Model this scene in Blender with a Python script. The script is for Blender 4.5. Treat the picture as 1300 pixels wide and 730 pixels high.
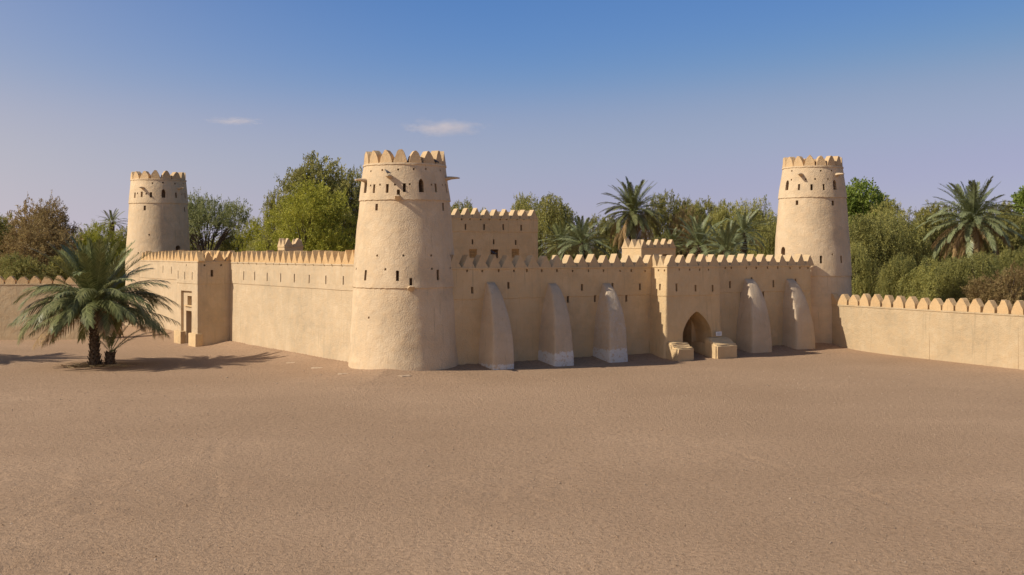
import bpy, bmesh, math, random
import numpy as np
from mathutils import Vector, Matrix, noise as mnoise

for o in list(bpy.data.objects):
    bpy.data.objects.remove(o, do_unlink=True)
scene = bpy.context.scene
COL = scene.collection
R = math.radians

# ------------------------------------------------------------------ camera
F_PX, CX, HY, CAM_H = 1500.0, 650.0, 320.0, 6.0      # photograph: 1300 x 730
cam_d = bpy.data.cameras.new('camera')
cam_d.sensor_width = 36.0
cam_d.lens = F_PX / 1300.0 * 36.0
cam_d.shift_y = -(365.0 - HY) / 1300.0
cam_d.clip_start = 0.5
cam_d.clip_end = 20000.0
cam = bpy.data.objects.new('camera', cam_d)
cam.location = (0, 0, CAM_H)
cam.rotation_euler = (R(90), 0, 0)
COL.objects.link(cam)
scene.camera = cam

# ------------------------------------------------------------------ sky + sun
SUN_EL = 38.5
SHADOW_DIR = 20.2          # direction (degrees, world XY) in which shadows fall
to_sun_az = math.degrees(math.atan2(math.sin(R(SHADOW_DIR + 180)), math.cos(R(SHADOW_DIR + 180))))
world = bpy.data.worlds.new('World')
scene.world = world
world.use_nodes = True
wn = world.node_tree
wn.nodes.clear()
w_out = wn.nodes.new('ShaderNodeOutputWorld')
w_bg = wn.nodes.new('ShaderNodeBackground')
w_sky = wn.nodes.new('ShaderNodeTexSky')
w_sky.sky_type = 'NISHITA'
w_sky.sun_disc = False
w_sky.sun_elevation = R(SUN_EL)
w_sky.sun_rotation = R(90.0 - to_sun_az)
w_sky.altitude = 0.0
w_sky.air_density = 0.6
w_sky.dust_density = 0.5
w_sky.ozone_density = 3.0
# the sky's colour response (dusty, lavender towards the horizon) ...
w_dn = wn.nodes.new('ShaderNodeVectorMath'); w_dn.operation = 'SCALE'; w_dn.inputs['Scale'].default_value = 0.1
w_cv = wn.nodes.new('ShaderNodeRGBCurve')
for ch, pts in enumerate((((0.14, 0.118), (0.235, 0.32), (0.398, 0.43), (1.0, 0.85)),
                          ((0.242, 0.252), (0.382, 0.382), (0.518, 0.415), (1.0, 0.80)),
                          ((0.25, 0.31), (0.437, 0.535), (0.593, 0.535), (1.0, 0.85)))):
    c_ = w_cv.mapping.curves[ch]
    c_.points[-1].location = pts[-1]
    for p_ in pts[:-1]: c_.points.new(*p_)
w_cv.mapping.update()
# ... and the pale dust glow that grows smoothly towards the sun's side
w_tc = wn.nodes.new('ShaderNodeTexCoord')
w_dot = wn.nodes.new('ShaderNodeVectorMath'); w_dot.operation = 'DOT_PRODUCT'
w_dot.inputs[1].default_value = (-math.cos(R(SHADOW_DIR)) * math.cos(R(SUN_EL)), -math.sin(R(SHADOW_DIR)) * math.cos(R(SUN_EL)), -0.8)   # thickest low in the air
w_mr = wn.nodes.new('ShaderNodeMapRange'); w_mr.inputs['From Min'].default_value = -0.42; w_mr.inputs['From Max'].default_value = 0.35
w_mr.inputs['To Min'].default_value = 0.0; w_mr.inputs['To Max'].default_value = 1.0
w_pw = wn.nodes.new('ShaderNodeMath'); w_pw.operation = 'POWER'; w_pw.inputs[1].default_value = 1.7
w_ml = wn.nodes.new('ShaderNodeMath'); w_ml.operation = 'MULTIPLY'; w_ml.inputs[1].default_value = 0.80
w_mx = wn.nodes.new('ShaderNodeMix'); w_mx.data_type = 'RGBA'
w_mx.inputs[7].default_value = (0.82, 0.70, 0.60, 1)
w_up = wn.nodes.new('ShaderNodeVectorMath'); w_up.operation = 'SCALE'; w_up.inputs['Scale'].default_value = 10.0
w_bg.inputs['Strength'].default_value = 0.10
wn.links.new(w_sky.outputs[0], w_dn.inputs[0])
wn.links.new(w_dn.outputs[0], w_cv.inputs['Color'])
wn.links.new(w_tc.outputs['Generated'], w_dot.inputs[0])
wn.links.new(w_dot.outputs['Value'], w_mr.inputs['Value'])
wn.links.new(w_mr.outputs[0], w_pw.inputs[0])
wn.links.new(w_pw.outputs[0], w_ml.inputs[0])
wn.links.new(w_ml.outputs[0], w_mx.inputs[0])
wn.links.new(w_cv.outputs[0], w_mx.inputs[6])
wn.links.new(w_mx.outputs[2], w_up.inputs[0])
wn.links.new(w_up.outputs[0], w_bg.inputs['Color'])
wn.links.new(w_bg.outputs[0], w_out.inputs[0])

sun_d = bpy.data.lights.new('sun', 'SUN')
sun_d.energy = 4.75
sun_d.angle = R(0.55)
sun_d.color = (1.0, 0.915, 0.79)
sun = bpy.data.objects.new('sun', sun_d)
light_dir = Vector((math.cos(R(SHADOW_DIR)) * math.cos(R(SUN_EL)),
                    math.sin(R(SHADOW_DIR)) * math.cos(R(SUN_EL)), -math.sin(R(SUN_EL))))
sun.rotation_euler = light_dir.to_track_quat('-Z', 'Y').to_euler()
sun.location = (-60, -20, 60)
COL.objects.link(sun)

scene.render.engine = 'CYCLES'
scene.view_settings.view_transform = 'Standard'
scene.view_settings.look = 'None'
scene.view_settings.exposure = 0.0
scene.view_settings.gamma = 1.0
scene.view_settings.use_curve_mapping = False
scene.cycles.max_bounces = 6
scene.cycles.volume_bounces = 4
scene.cycles.transparent_max_bounces = 8

# ------------------------------------------------------------------ helpers
rng = np.random.default_rng(11)
random.seed(5)

def link(o, parent=None):
    COL.objects.link(o)
    if parent is not None:
        o.parent = parent
    return o

def thing(name, label, cat, loc=(0, 0, 0), rz=0.0, group=None):
    o = bpy.data.objects.new(name, None)
    o.empty_display_size = 0.3
    o.location = loc
    o.rotation_euler = (0, 0, rz)
    tag(o, label, cat, group)
    return link(o)

def tag(o, label=None, cat=None, group=None, kind=None):
    if label: o['label'] = label
    if cat: o['category'] = cat
    if group: o['group'] = group
    if kind: o['kind'] = kind
    return o

def obj(name, me, parent=None, mat=None, loc=None, rot=None, scale=None):
    o = bpy.data.objects.new(name, me)
    if mat is not None and len(me.materials) == 0:
        me.materials.append(mat)
    if loc is not None: o.location = loc
    if rot is not None: o.rotation_euler = rot
    if scale is not None: o.scale = scale
    return link(o, parent)

def copy_tree(o, parent=None):
    c = o.copy()
    COL.objects.link(c)
    c.parent = parent
    for ch in list(o.children):
        copy_tree(ch, c)
    return c

def np_mesh(name, verts, faces, mat=None, smooth=False, mat_idx=None, mats=None, tint=None):
    """verts (n,3); faces (m,k) with constant k"""
    me = bpy.data.meshes.new(name)
    verts = np.ascontiguousarray(verts, dtype=np.float32)
    faces = np.ascontiguousarray(faces, dtype=np.int32)
    m, k = faces.shape
    me.vertices.add(len(verts))
    me.vertices.foreach_set('co', verts.ravel())
    me.loops.add(m * k)
    me.loops.foreach_set('vertex_index', faces.ravel())
    me.polygons.add(m)
    me.polygons.foreach_set('loop_start', np.arange(0, m * k, k, dtype=np.int32))
    me.polygons.foreach_set('loop_total', np.full(m, k, dtype=np.int32))
    for mt in (mats or ([mat] if mat else [])):
        me.materials.append(mt)
    if mat_idx is not None:
        me.polygons.foreach_set('material_index', np.asarray(mat_idx, dtype=np.int32))
    if smooth:
        me.polygons.foreach_set('use_smooth', np.ones(m, dtype=bool))
    if tint is not None:
        at = me.attributes.new('tint', 'FLOAT', 'FACE')
        at.data.foreach_set('value', np.asarray(tint, dtype=np.float32))
    me.update(calc_edges=True)
    me.validate()
    return me

def bm_mesh(name, bm, mat=None, smooth_angle=None):
    bmesh.ops.recalc_face_normals(bm, faces=bm.faces[:])
    me = bpy.data.meshes.new(name)
    bm.to_mesh(me)
    bm.free()
    if mat: me.materials.append(mat)
    if smooth_angle is not None:
        soften(me, smooth_angle)
    return me

def soften(me, ang=40):
    me.polygons.foreach_set('use_smooth', np.ones(len(me.polygons), dtype=bool))
    me.set_sharp_from_angle(angle=R(ang))

def box_bm(bm, cx, cy, cz, sx, sy, sz, rz=0.0, bevel=0.0):
    b = bmesh.new()
    bmesh.ops.create_cube(b, size=1.0)
    bmesh.ops.scale(b, vec=(sx, sy, sz), verts=b.verts[:])
    if bevel:
        bmesh.ops.bevel(b, geom=b.edges[:], offset=bevel, segments=2, affect='EDGES', profile=0.6)
    bmesh.ops.rotate(b, cent=(0, 0, 0), matrix=Matrix.Rotation(rz, 3, 'Z'), verts=b.verts[:])
    bmesh.ops.translate(b, vec=(cx, cy, cz), verts=b.verts[:])
    t = bpy.data.meshes.new('t')
    b.to_mesh(t); b.free()
    bm.from_mesh(t)
    bpy.data.meshes.remove(t)

def prism_bm(bm, poly, y0, y1, place=None):
    """poly: list of (x,z), extruded along y from y0 to y1; place: Matrix"""
    place = place or Matrix.Identity(4)
    a = [bm.verts.new(place @ Vector((x, y0, z))) for x, z in poly]
    b = [bm.verts.new(place @ Vector((x, y1, z))) for x, z in poly]
    n = len(poly)
    bm.faces.new(a)
    bm.faces.new(b[::-1])
    for i in range(n):
        j = (i + 1) % n
        bm.faces.new((a[j], a[i], b[i], b[j]))

def arch_poly(w, h, spring=0.55, pointed=False, n=7):
    """outline of an opening of width w, height h, base centred on 0"""
    s = h * spring
    pts = [(-w / 2, 0), (w / 2, 0)]
    for i in range(n + 1):
        t = i / n
        if pointed:
            x = w / 2 * (1 - t ** 1.65)
            z = s + (h - s) * (1 - (1 - t) ** 1.25)
        else:
            x = w / 2 * math.cos(t * math.pi / 2)
            z = s + (h - s) * math.sin(t * math.pi / 2)
        pts.append((x, z))
    left = [(-x, z) for x, z in pts[2:-1]][::-1]
    return pts + left

def cut(me, cutter_bm):
    """boolean difference me - cutter, result a new mesh"""
    bmesh.ops.recalc_face_normals(cutter_bm, faces=cutter_bm.faces[:])
    cm = bpy.data.meshes.new('cutter')
    cutter_bm.to_mesh(cm); cutter_bm.free()
    a = bpy.data.objects.new('tmp_a', me); COL.objects.link(a)
    c = bpy.data.objects.new('tmp_c', cm); COL.objects.link(c)
    md = a.modifiers.new('b', 'BOOLEAN')
    md.operation = 'DIFFERENCE'; md.solver = 'EXACT'; md.object = c
    bpy.context.view_layer.update()
    dg = bpy.context.evaluated_depsgraph_get()
    out = bpy.data.meshes.new_from_object(a.evaluated_get(dg))
    mats = list(me.materials)
    bpy.data.objects.remove(a); bpy.data.objects.remove(c)
    bpy.data.meshes.remove(cm)
    out.materials.clear()
    for m in mats: out.materials.append(m)
    return out

def nz(x, y, z, s):
    return mnoise.noise(Vector((x * s, y * s, z * s)))

def loft_mesh(name, loops, mat, amp=0.02, seed=0.0, ang=38, cap=True):
    """loops: list of lists of (x,y,z) with the same count (bottom to top)"""
    n = len(loops[0])
    vs, fs = [], []
    for L in loops:
        for (x, y, z) in L:
            if amp:
                d = Vector((nz(x + seed, y, z, 0.55), nz(x, y + seed + 31, z, 0.55), 0)) * amp * 1.3
                d += Vector((nz(x + seed, y + 9, z, 2.1), nz(x + 17, y + seed, z, 2.1), 0.6 * nz(x, y + 5, z + seed, 2.1))) * amp * 0.6
                vs.append((x + d.x, y + d.y, z + d.z))
            else:
                vs.append((x, y, z))
    for k in range(len(loops) - 1):
        for i in range(n):
            j = (i + 1) % n
            fs.append((k * n + i, k * n + j, (k + 1) * n + j, (k + 1) * n + i))
    if cap:
        fs.append(tuple(range(n - 1, -1, -1)))
        fs.append(tuple(range((len(loops) - 1) * n, len(loops) * n)))
    me = bpy.data.meshes.new(name)
    me.from_pydata(vs, [], fs)
    if mat: me.materials.append(mat)
    me.update()
    soften(me, ang)
    return me

def rect_loop(x0, x1, y0, y1, step=0.35, r=0.07):
    """closed plan loop, counter-clockwise, rounded corners; returns (x,y,nx,ny)"""
    pts = []
    def seg(ax, ay, bx, by, nx, ny):
        L = math.hypot(bx - ax, by - ay)
        k = max(1, int(L / step))
        for i in range(k + 1):
            t = i / k
            pts.append((ax + (bx - ax) * t, ay + (by - ay) * t, nx, ny))
    def arc(cx, cy, a0):
        for i in (1, 2):
            a = R(a0 + 30 * i)
            pts.append((cx + r * math.cos(a), cy + r * math.sin(a), math.cos(a), math.sin(a)))
    seg(x0 + r, y0, x1 - r, y0, 0, -1); arc(x1 - r, y0 + r, -90)
    seg(x1, y0 + r, x1, y1 - r, 1, 0); arc(x1 - r, y1 - r, 0)
    seg(x1 - r, y1, x0 + r, y1, 0, 1); arc(x0 + r, y1 - r, 90)
    seg(x0, y1 - r, x0, y0 + r, -1, 0); arc(x0 + r, y0 + r, 180)
    return pts

def z_rows(z0, z1, steps, dz=0.3):
    """heights with doubled rows at the given step heights"""
    cuts = [z0] + sorted(steps) + [z1]
    out = []
    for a, b in zip(cuts[:-1], cuts[1:]):
        k = max(1, int(round((b - a) / dz)))
        lo, hi = a, b
        if a != z0: lo = a + 0.012
        if b != z1: hi = b - 0.012
        for i in range(k + 1):
            out.append(lo + (hi - lo) * i / k)
    return out

def mud_box(name, x0, x1, y0, y1, z0, z1, mat, strings=(), lip=None, batter=(0.1, 0.1), amp=0.018, seed=0.0, step=0.35):
    """battered mud block; upper courses step out a little above each string; lip: overhang under merlons"""
    base = rect_loop(x0, x1, y0, y1, step)
    steps = list(strings) + ([lip] if lip else [])
    loops = []
    for z in z_rows(z0, z1, steps):
        o = sum(0.035 for s in strings if z > s)
        if lip and z > lip: o += 0.035
        t = max(0.0, (z1 - z) / z1)
        L = []
        for (x, y, nx, ny) in base:
            w = 0.0
            for s in steps:
                if abs(z - s) < 0.02: w = 0.016 * nz(x * 3, y * 3, s * 7, 1.0)
            L.append((x + nx * (o - 0.035 * len(steps) + batter[0] * t), y + ny * (o - 0.035 * len(steps) + batter[1] * t), z + w))
        loops.append(L)
    return loft_mesh(name, loops, mat, amp, seed)

# --- photograph pixel -> place -------------------------------------------------
TH = R(33.2)
CA, SA = math.cos(TH), math.sin(TH)
FORT0 = (-6.41, 60.55)                     # outer corner of the two long walls
def fort(x, y): return (FORT0[0] + CA * x - SA * y, FORT0[1] + SA * x + CA * y)
def fort_inv(X, Y):
    dx, dy = X - FORT0[0], Y - FORT0[1]
    return (CA * dx + SA * dy, -SA * dx + CA * dy)

def ground_z(X, Y):
    """yard: level along the walls, falling gently away from them"""
    x, y = fort_inv(X, Y)
    d = max(0.0, -x, -y)
    return -0.45 * (1 - math.exp(-d / 2.0))

def gpt(px, py):
    z = 0.0
    for _ in range(40):
        Y = (CAM_H - z) * F_PX / (py - HY)
        X = (px - CX) / F_PX * Y
        z += 0.4 * (ground_z(X, Y) - z)
    return X, Y, z

def at(px, Y): return (px - CX) / F_PX * Y
def zat(py, Y): return CAM_H - (py - HY) * Y / F_PX

def plane_hit(px, py, org, rz, y0=0.0):
    """pixel ray on the plane local-y = y0 of a frame at org turned by rz -> local x, z, metres per pixel"""
    dx, dy, dz = (px - CX) / F_PX, 1.0, -(py - HY) / F_PX
    c, s = math.cos(rz), math.sin(rz)
    ox, oy = -org[0], -org[1]
    lo = (c * ox + s * oy, -s * ox + c * oy)
    ld = (c * dx + s * dy, -s * dx + c * dy)
    t = (y0 - lo[1]) / ld[1]
    return lo[0] + t * ld[0], CAM_H + t * dz, t / F_PX

# ------------------------------------------------------------------ materials
def new_mat(name):
    m = bpy.data.materials.new(name)
    m.use_nodes = True
    nt = m.node_tree
    b = nt.nodes['Principled BSDF']
    b.inputs['Specular IOR Level'].default_value = 0.2
    return m, nt, b

def N(nt, t, **kw):
    n = nt.nodes.new(t)
    for k, v in kw.items(): setattr(n, k, v)
    return n

def ramp(nt, src, p0, p1, c0=(0, 0, 0, 1), c1=(1, 1, 1, 1)):
    r = N(nt, 'ShaderNodeValToRGB')
    r.color_ramp.elements[0].position = p0
    r.color_ramp.elements[1].position = p1
    r.color_ramp.elements[0].color = c0
    r.color_ramp.elements[1].color = c1
    nt.links.new(src, r.inputs[0])
    return r.outputs[0]

def noise_tex(nt, vec, scale, detail=4, rough=0.55):
    n = N(nt, 'ShaderNodeTexNoise')
    n.inputs['Scale'].default_value = scale
    n.inputs['Detail'].default_value = detail
    n.inputs['Roughness'].default_value = rough
    nt.links.new(vec, n.inputs['Vector'])
    return n.outputs['Fac']

def mix(nt, fac, a, b, mode='MIX'):
    m = N(nt, 'ShaderNodeMix', data_type='RGBA', blend_type=mode)
    for s, v in ((0, fac), (6, a), (7, b)):
        if isinstance(v, (tuple, float, int)):
            m.inputs[s].default_value = v if s == 0 else (tuple(v) + (1,))[:4]
        else:
            nt.links.new(v, m.inputs[s])
    return m.outputs[2]

def scaled(nt, vec, s):
    m = N(nt, 'ShaderNodeVectorMath', operation='MULTIPLY')
    m.inputs[1].default_value = s
    nt.links.new(vec, m.inputs[0])
    return m.outputs[0]

def mud_mat(name, col, var=0.19, bump=0.8, white=None):
    m, nt, b = new_mat(name)
    pos = N(nt, 'ShaderNodeNewGeometry').outputs['Position']
    big = noise_tex(nt, pos, 0.45, 5, 0.6)
    med = noise_tex(nt, pos, 2.6, 5, 0.65)
    fine = noise_tex(nt, pos, 16.0, 4, 0.6)
    streak = noise_tex(nt, scaled(nt, pos, (3.0, 3.0, 0.22)), 1.0, 4, 0.6)
    course = noise_tex(nt, scaled(nt, pos, (0.35, 0.35, 2.4)), 1.0, 3, 0.5)
    dk = tuple(c * (1 - var * 1.5) for c in col)
    lt = tuple(min(1, c * (1 + var)) for c in col)
    warm = (col[0] * 1.06, col[1] * 0.96, col[2] * 0.84)
    c = mix(nt, ramp(nt, big, 0.32, 0.68), dk, lt)
    c = mix(nt, ramp(nt, med, 0.35, 0.75), c, warm)
    c = mix(nt, ramp(nt, streak, 0.56, 0.80, (0, 0, 0, 1), (.4, .4, .4, 1)), c, dk)
    c = mix(nt, ramp(nt, course, 0.5, 0.8, (0, 0, 0, 1), (.35, .35, .35, 1)), c, lt)
    c = mix(nt, ramp(nt, fine, 0.45, 0.85, (0, 0, 0, 1), (.35, .35, .35, 1)), c, dk)
    c = mix(nt, 0.30, c, col)
    patch = noise_tex(nt, pos, 1.1, 2, 0.4)
    c = mix(nt, ramp(nt, patch, 0.60, 0.64, (0, 0, 0, 1), (.5, .5, .5, 1)), c, mix(nt, 0.5, c, lt))
    drip = noise_tex(nt, scaled(nt, pos, (7.0, 7.0, 0.30)), 1.0, 3, 0.6)
    c = mix(nt, ramp(nt, drip, 0.60, 0.74, (0, 0, 0, 1), (.7, .7, .7, 1)), c, dk)
    if white:
        c = white(nt, c, pos)
    nt.links.new(c, b.inputs['Base Color'])
    b.inputs['Roughness'].default_value = 0.95
    b.inputs['Specular IOR Level'].default_value = 0.1
    add = N(nt, 'ShaderNodeMath', operation='MULTIPLY_ADD')
    nt.links.new(med, add.inputs[0]); add.inputs[1].default_value = 1.6
    nt.links.new(fine, add.inputs[2])
    bp = N(nt, 'ShaderNodeBump')
    bp.inputs['Strength'].default_value = bump
    bp.inputs['Distance'].default_value = 0.045
    nt.links.new(add.outputs[0], bp.inputs['Height'])
    nt.links.new(bp.outputs[0], b.inputs['Normal'])
    return m

def whitewash(level, scuff):
    """worn whitewash band at the foot (height given in object space) and pale scuffs"""
    def f(nt, c, pos):
        oc = N(nt, 'ShaderNodeTexCoord').outputs['Object']
        sep = N(nt, 'ShaderNodeSeparateXYZ'); nt.links.new(oc, sep.inputs[0])
        n1 = noise_tex(nt, pos, 3.2, 6, 0.8)
        n2 = noise_tex(nt, pos, 5.0, 6, 0.75)
        ad = N(nt, 'ShaderNodeMath', operation='MULTIPLY_ADD')
        nt.links.new(n1, ad.inputs[0]); ad.inputs[1].default_value = 0.8
        nt.links.new(sep.outputs[2], ad.inputs[2])
        band = ramp(nt, ad.outputs[0], level + 0.38, level + 0.42, (1, 1, 1, 1), (0, 0, 0, 1))
        holes = ramp(nt, n2, 0.39, 0.46)
        mu = N(nt, 'ShaderNodeMath', operation='MULTIPLY')
        nt.links.new(band, mu.inputs[0]); nt.links.new(holes, mu.inputs[1])
        c = mix(nt, mu.outputs[0], c, (0.66, 0.63, 0.58))
        sc = ramp(nt, n2, 0.66 - scuff * 0.15, 0.80 - scuff * 0.15, (0, 0, 0, 1), (0.3 + scuff * .55,) * 3 + (1,))
        return mix(nt, sc, c, (0.56, 0.50, 0.42))
    return f

MUD_COL = (0.56, 0.415, 0.238)
M_MUD = mud_mat('mud_plaster', (0.62, 0.455, 0.255))
M_MUD_L = mud_mat('mud_plaster_pale', (0.56, 0.44, 0.288))
M_MUD_O = mud_mat('mud_plaster_outer', (0.515, 0.398, 0.248))
M_MUD_T = mud_mat('mud_plaster_tower', (0.63, 0.49, 0.32), var=0.22, bump=0.7)
M_CREST = mud_mat('mud_crest', (0.60, 0.405, 0.205), var=0.16)
M_CREST_P = mud_mat('mud_crest_pale', (0.58, 0.43, 0.25), var=0.16)
M_CREST_T = mud_mat('mud_crest_tower', (0.60, 0.43, 0.245), var=0.16)
M_CREST_H = mud_mat('mud_crest_outer', (0.60, 0.42, 0.225), var=0.14)
M_SHADEMUD = mud_mat('mud_recess_shade', (0.42, 0.30, 0.19))  # opening linings darker than the walls: shade put into the colour
M_BUT = [mud_mat('mud_buttress_%s' % k, (0.56, 0.445, 0.31), white=whitewash(l, s))
         for k, l, s in (('a', 0.02, 0.3), ('b', 0.50, 0.25), ('c', 0.50, 0.95), ('d', -1.0, 0.1), ('e', -1.0, 0.1))]

def plain(name, col, rough=0.8, bump=0.0, bs=20.0, var=0.25, stretch=(1, 1, 1)):
    m, nt, b = new_mat(name)
    oc = N(nt, 'ShaderNodeTexCoord').outputs['Object']
    n = noise_tex(nt, scaled(nt, oc, stretch), bs, 4, 0.6)
    c = mix(nt, ramp(nt, n, 0.3, 0.7), tuple(x * (1 - var) for x in col), tuple(min(1, x * (1 + var)) for x in col))
    nt.links.new(c, b.inputs['Base Color'])
    b.inputs['Roughness'].default_value = rough
    if bump:
        bp = N(nt, 'ShaderNodeBump'); bp.inputs['Strength'].default_value = bump; bp.inputs['Distance'].default_value = 0.02
        nt.links.new(n, bp.inputs['Height']); nt.links.new(bp.outputs[0], b.inputs['Normal'])
    return m

M_WOOD = plain('old_wood', (0.13, 0.075, 0.04), 0.8, 0.4, 6, 0.35, (6, 6, 1))
M_WOODL = plain('pale_wood', (0.52, 0.32, 0.13), 0.75, 0.3, 6, 0.3, (6, 6, 1))
M_SIGN = plain('white_board', (0.74, 0.74, 0.74), 0.5, 0, 5, 0.04)
M_INK = plain('grey_print', (0.25, 0.27, 0.3), 0.6, 0, 5, 0.1)
M_BIRD = plain('dark_feather', (0.05, 0.05, 0.06), 0.6, 0, 30, 0.4)
M_BIRDB = plain('brown_feather', (0.07, 0.05, 0.04), 0.6, 0, 30, 0.4)
M_TRUNK = plain('palm_bark', (0.12, 0.085, 0.055), 0.95, 0.6, 14, 0.45)
M_BARK = plain('tree_bark', (0.10, 0.075, 0.055), 0.95, 0.5, 12, 0.4)
M_STRAW = plain('dry_straw', (0.44, 0.31, 0.16), 0.9, 0.3, 9, 0.35)
M_PEB = plain('pebble', (0.36, 0.27, 0.19), 0.9, 0, 3, 0.3)

def leaf_mat(name, c0, c1, rnd=0.25, transl=0.38, rough=0.55):
    """two leaf colours mixed by the per-leaf tint, with a small change from plant to plant"""
    m, nt, b = new_mat(name)
    at_ = N(nt, 'ShaderNodeAttribute', attribute_name='tint')
    c = mix(nt, at_.outputs['Fac'], c0, c1)
    oi = N(nt, 'ShaderNodeObjectInfo')
    hs = N(nt, 'ShaderNodeHueSaturation')
    mr = N(nt, 'ShaderNodeMapRange')
    mr.inputs['To Min'].default_value = 1 - rnd; mr.inputs['To Max'].default_value = 1 + rnd
    nt.links.new(oi.outputs['Random'], mr.inputs['Value'])
    nt.links.new(mr.outputs[0], hs.inputs['Value'])
    nt.links.new(c, hs.inputs['Color'])
    nt.links.new(hs.outputs[0], b.inputs['Base Color'])
    b.inputs['Roughness'].default_value = rough
    tr = N(nt, 'ShaderNodeBsdfTranslucent')
    nt.links.new(hs.outputs[0], tr.inputs['Color'])
    ms = N(nt, 'ShaderNodeMixShader'); ms.inputs[0].default_value = transl
    nt.links.new(b.outputs[0], ms.inputs[1]); nt.links.new(tr.outputs[0], ms.inputs[2])
    nt.links.new(ms.outputs[0], nt.nodes['Material Output'].inputs['Surface'])
    return m

M_PALM = leaf_mat('palm_leaf', (0.08, 0.098, 0.03), (0.29, 0.295, 0.12), 0.2, 0.10, 0.38)
M_PALMO = leaf_mat('palm_leaf_olive', (0.09, 0.105, 0.036), (0.28, 0.27, 0.115), 0.2, 0.10, 0.38)
M_PALMB = leaf_mat('palm_leaf_blue', (0.1, 0.122, 0.048), (0.3, 0.315, 0.16), 0.2, 0.10, 0.38)
M_PALMD = leaf_mat('palm_leaf_dry', (0.22, 0.13, 0.05), (0.42, 0.29, 0.14), 0.25, 0.15, 0.8)
M_RACHIS = plain('palm_rib', (0.22, 0.24, 0.09), 0.6, 0, 8, 0.2)
M_RACHISD = plain('palm_rib_dry', (0.34, 0.22, 0.10), 0.8, 0, 8, 0.25)
M_TAM = leaf_mat('tamarisk_leaf', (0.28, 0.185, 0.08), (0.45, 0.34, 0.14), 0.15)
M_GHAF = leaf_mat('weeping_leaf', (0.2, 0.21, 0.07), (0.48, 0.43, 0.12), 0.22)
M_OLIVE = leaf_mat('olive_leaf', (0.21, 0.215, 0.065), (0.47, 0.42, 0.13), 0.22)
M_ACAC = leaf_mat('acacia_leaf', (0.21, 0.235, 0.09), (0.4, 0.4, 0.16), 0.15)
M_BRIGHT = leaf_mat('bright_leaf', (0.14, 0.2, 0.035), (0.29, 0.34, 0.07), 0.1)
M_LIME = leaf_mat('lime_leaf', (0.22, 0.23, 0.025), (0.46, 0.43, 0.07), 0.12)

# ------------------------------------------------------------------ ground
def vnoise(x, y, wl, seed):
    """smooth value noise, wavelength wl"""
    r = np.random.default_rng(seed).random((256, 256))
    gx, gy = x / wl, y / wl
    ix, iy = np.floor(gx).astype(int), np.floor(gy).astype(int)
    fx, fy = gx - ix, gy - iy
    fx = fx * fx * (3 - 2 * fx); fy = fy * fy * (3 - 2 * fy)
    v = lambda i, j: r[i % 256, j % 256]
    return (v(ix, iy) * (1 - fx) * (1 - fy) + v(ix + 1, iy) * fx * (1 - fy) + v(ix, iy + 1) * (1 - fx) * fy + v(ix + 1, iy + 1) * fx * fy) - 0.5

def spread(a, b, step, far, n=26):
    mid = list(np.arange(a, b, step))
    lo = [a - step - (far + a) * (i / n) ** 3.2 for i in range(1, n + 1)][::-1] if far else []
    hi = [b + (far - b) * (i / n) ** 3.2 for i in range(0, n + 1)] if far else []
    return np.array(lo + mid + hi)

gx = spread(-27, 27, 0.13, 6000)
gy = np.concatenate([[-6000, -2500, -800, -250, -80, -30, -5, 5, 12], np.arange(18, 46, 0.13), np.arange(46, 92, 0.35), np.arange(92, 100, 0.8), 100 + 6000 * (np.arange(0, 24) / 23.0) ** 3.0])
GX, GY = np.meshgrid(gx, gy)
fx_ = CA * (GX - FORT0[0]) + SA * (GY - FORT0[1])
fy_ = -SA * (GX - FORT0[0]) + CA * (GY - FORT0[1])
dd = np.maximum(0, np.maximum(-fx_, -fy_))
GZ = -0.45 * (1 - np.exp(-dd / 2.0))
open_ = np.clip((dd - 0.6) / 4, 0, 1) * np.clip((120 - np.abs(GX)) / 60, 0, 1) * np.clip((150 - GY) / 60, 0, 1)
near = np.clip((50 - GY) / 25, 0, 1) * np.clip((30 - np.abs(GX)) / 4, 0, 1) * np.clip((GY - 14) / 4, 0, 1)
GZ = GZ + 0.07 * np.clip(1.6 - dd, 0, 1) * (dd > 0) * (0.35 + vnoise(GX, GY, 1.3, 21) + .5 * vnoise(GX, GY, .55, 22))
GZ = GZ + open_ * 0.05 * vnoise(GX, GY, 9.0, 1)
rough_patch = np.clip(0.55 + 1.6 * vnoise(GX, GY, 5.5, 4), 0.2, 1.3)
GZ = GZ + near * (0.025 * vnoise(GX, GY, 1.1, 2) + rough_patch * (0.045 * vnoise(GX, GY, 0.45, 3) + 0.042 * vnoise(GX, GY, 0.28, 7)))
def track(ax, ay, bx, by, w=0.16, dep=0.03):
    global GZ
    L = math.hypot(bx - ax, by - ay)
    ux, uy = (bx - ax) / L, (by - ay) / L
    s = (GX - ax) * ux + (GY - ay) * uy
    d = -(GX - ax) * uy + (GY - ay) * ux + 0.5 * vnoise(s, s * 0, 6.0, 9)
    m = np.clip(np.minimum(s, L - s) / 2, 0, 1) * near * np.clip(0.4 + 2 * vnoise(s, s * 0, 2.2, 12), 0, 1)
    GZ = GZ - m * dep * np.exp(-(d / w) ** 2) + m * dep * 0.7 * np.exp(-((np.abs(d) - 2 * w) / w) ** 2)
for (p0, p1) in (((60, 712), (600, 610)), ((380, 655), (660, 575)), ((700, 715), (1300, 590)), ((240, 690), (290, 545)), ((1290, 700), (900, 560))):
    a_, b_ = gpt(*p0), gpt(*p1)
    track(a_[0], a_[1], b_[0], b_[1])
nxg, nyg = len(gx), len(gy)
idx = np.arange(nxg * nyg).reshape(nyg, nxg)
gf = np.stack([idx[:-1, :-1], idx[:-1, 1:], idx[1:, 1:], idx[1:, :-1]], -1).reshape(-1, 4)

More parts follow.
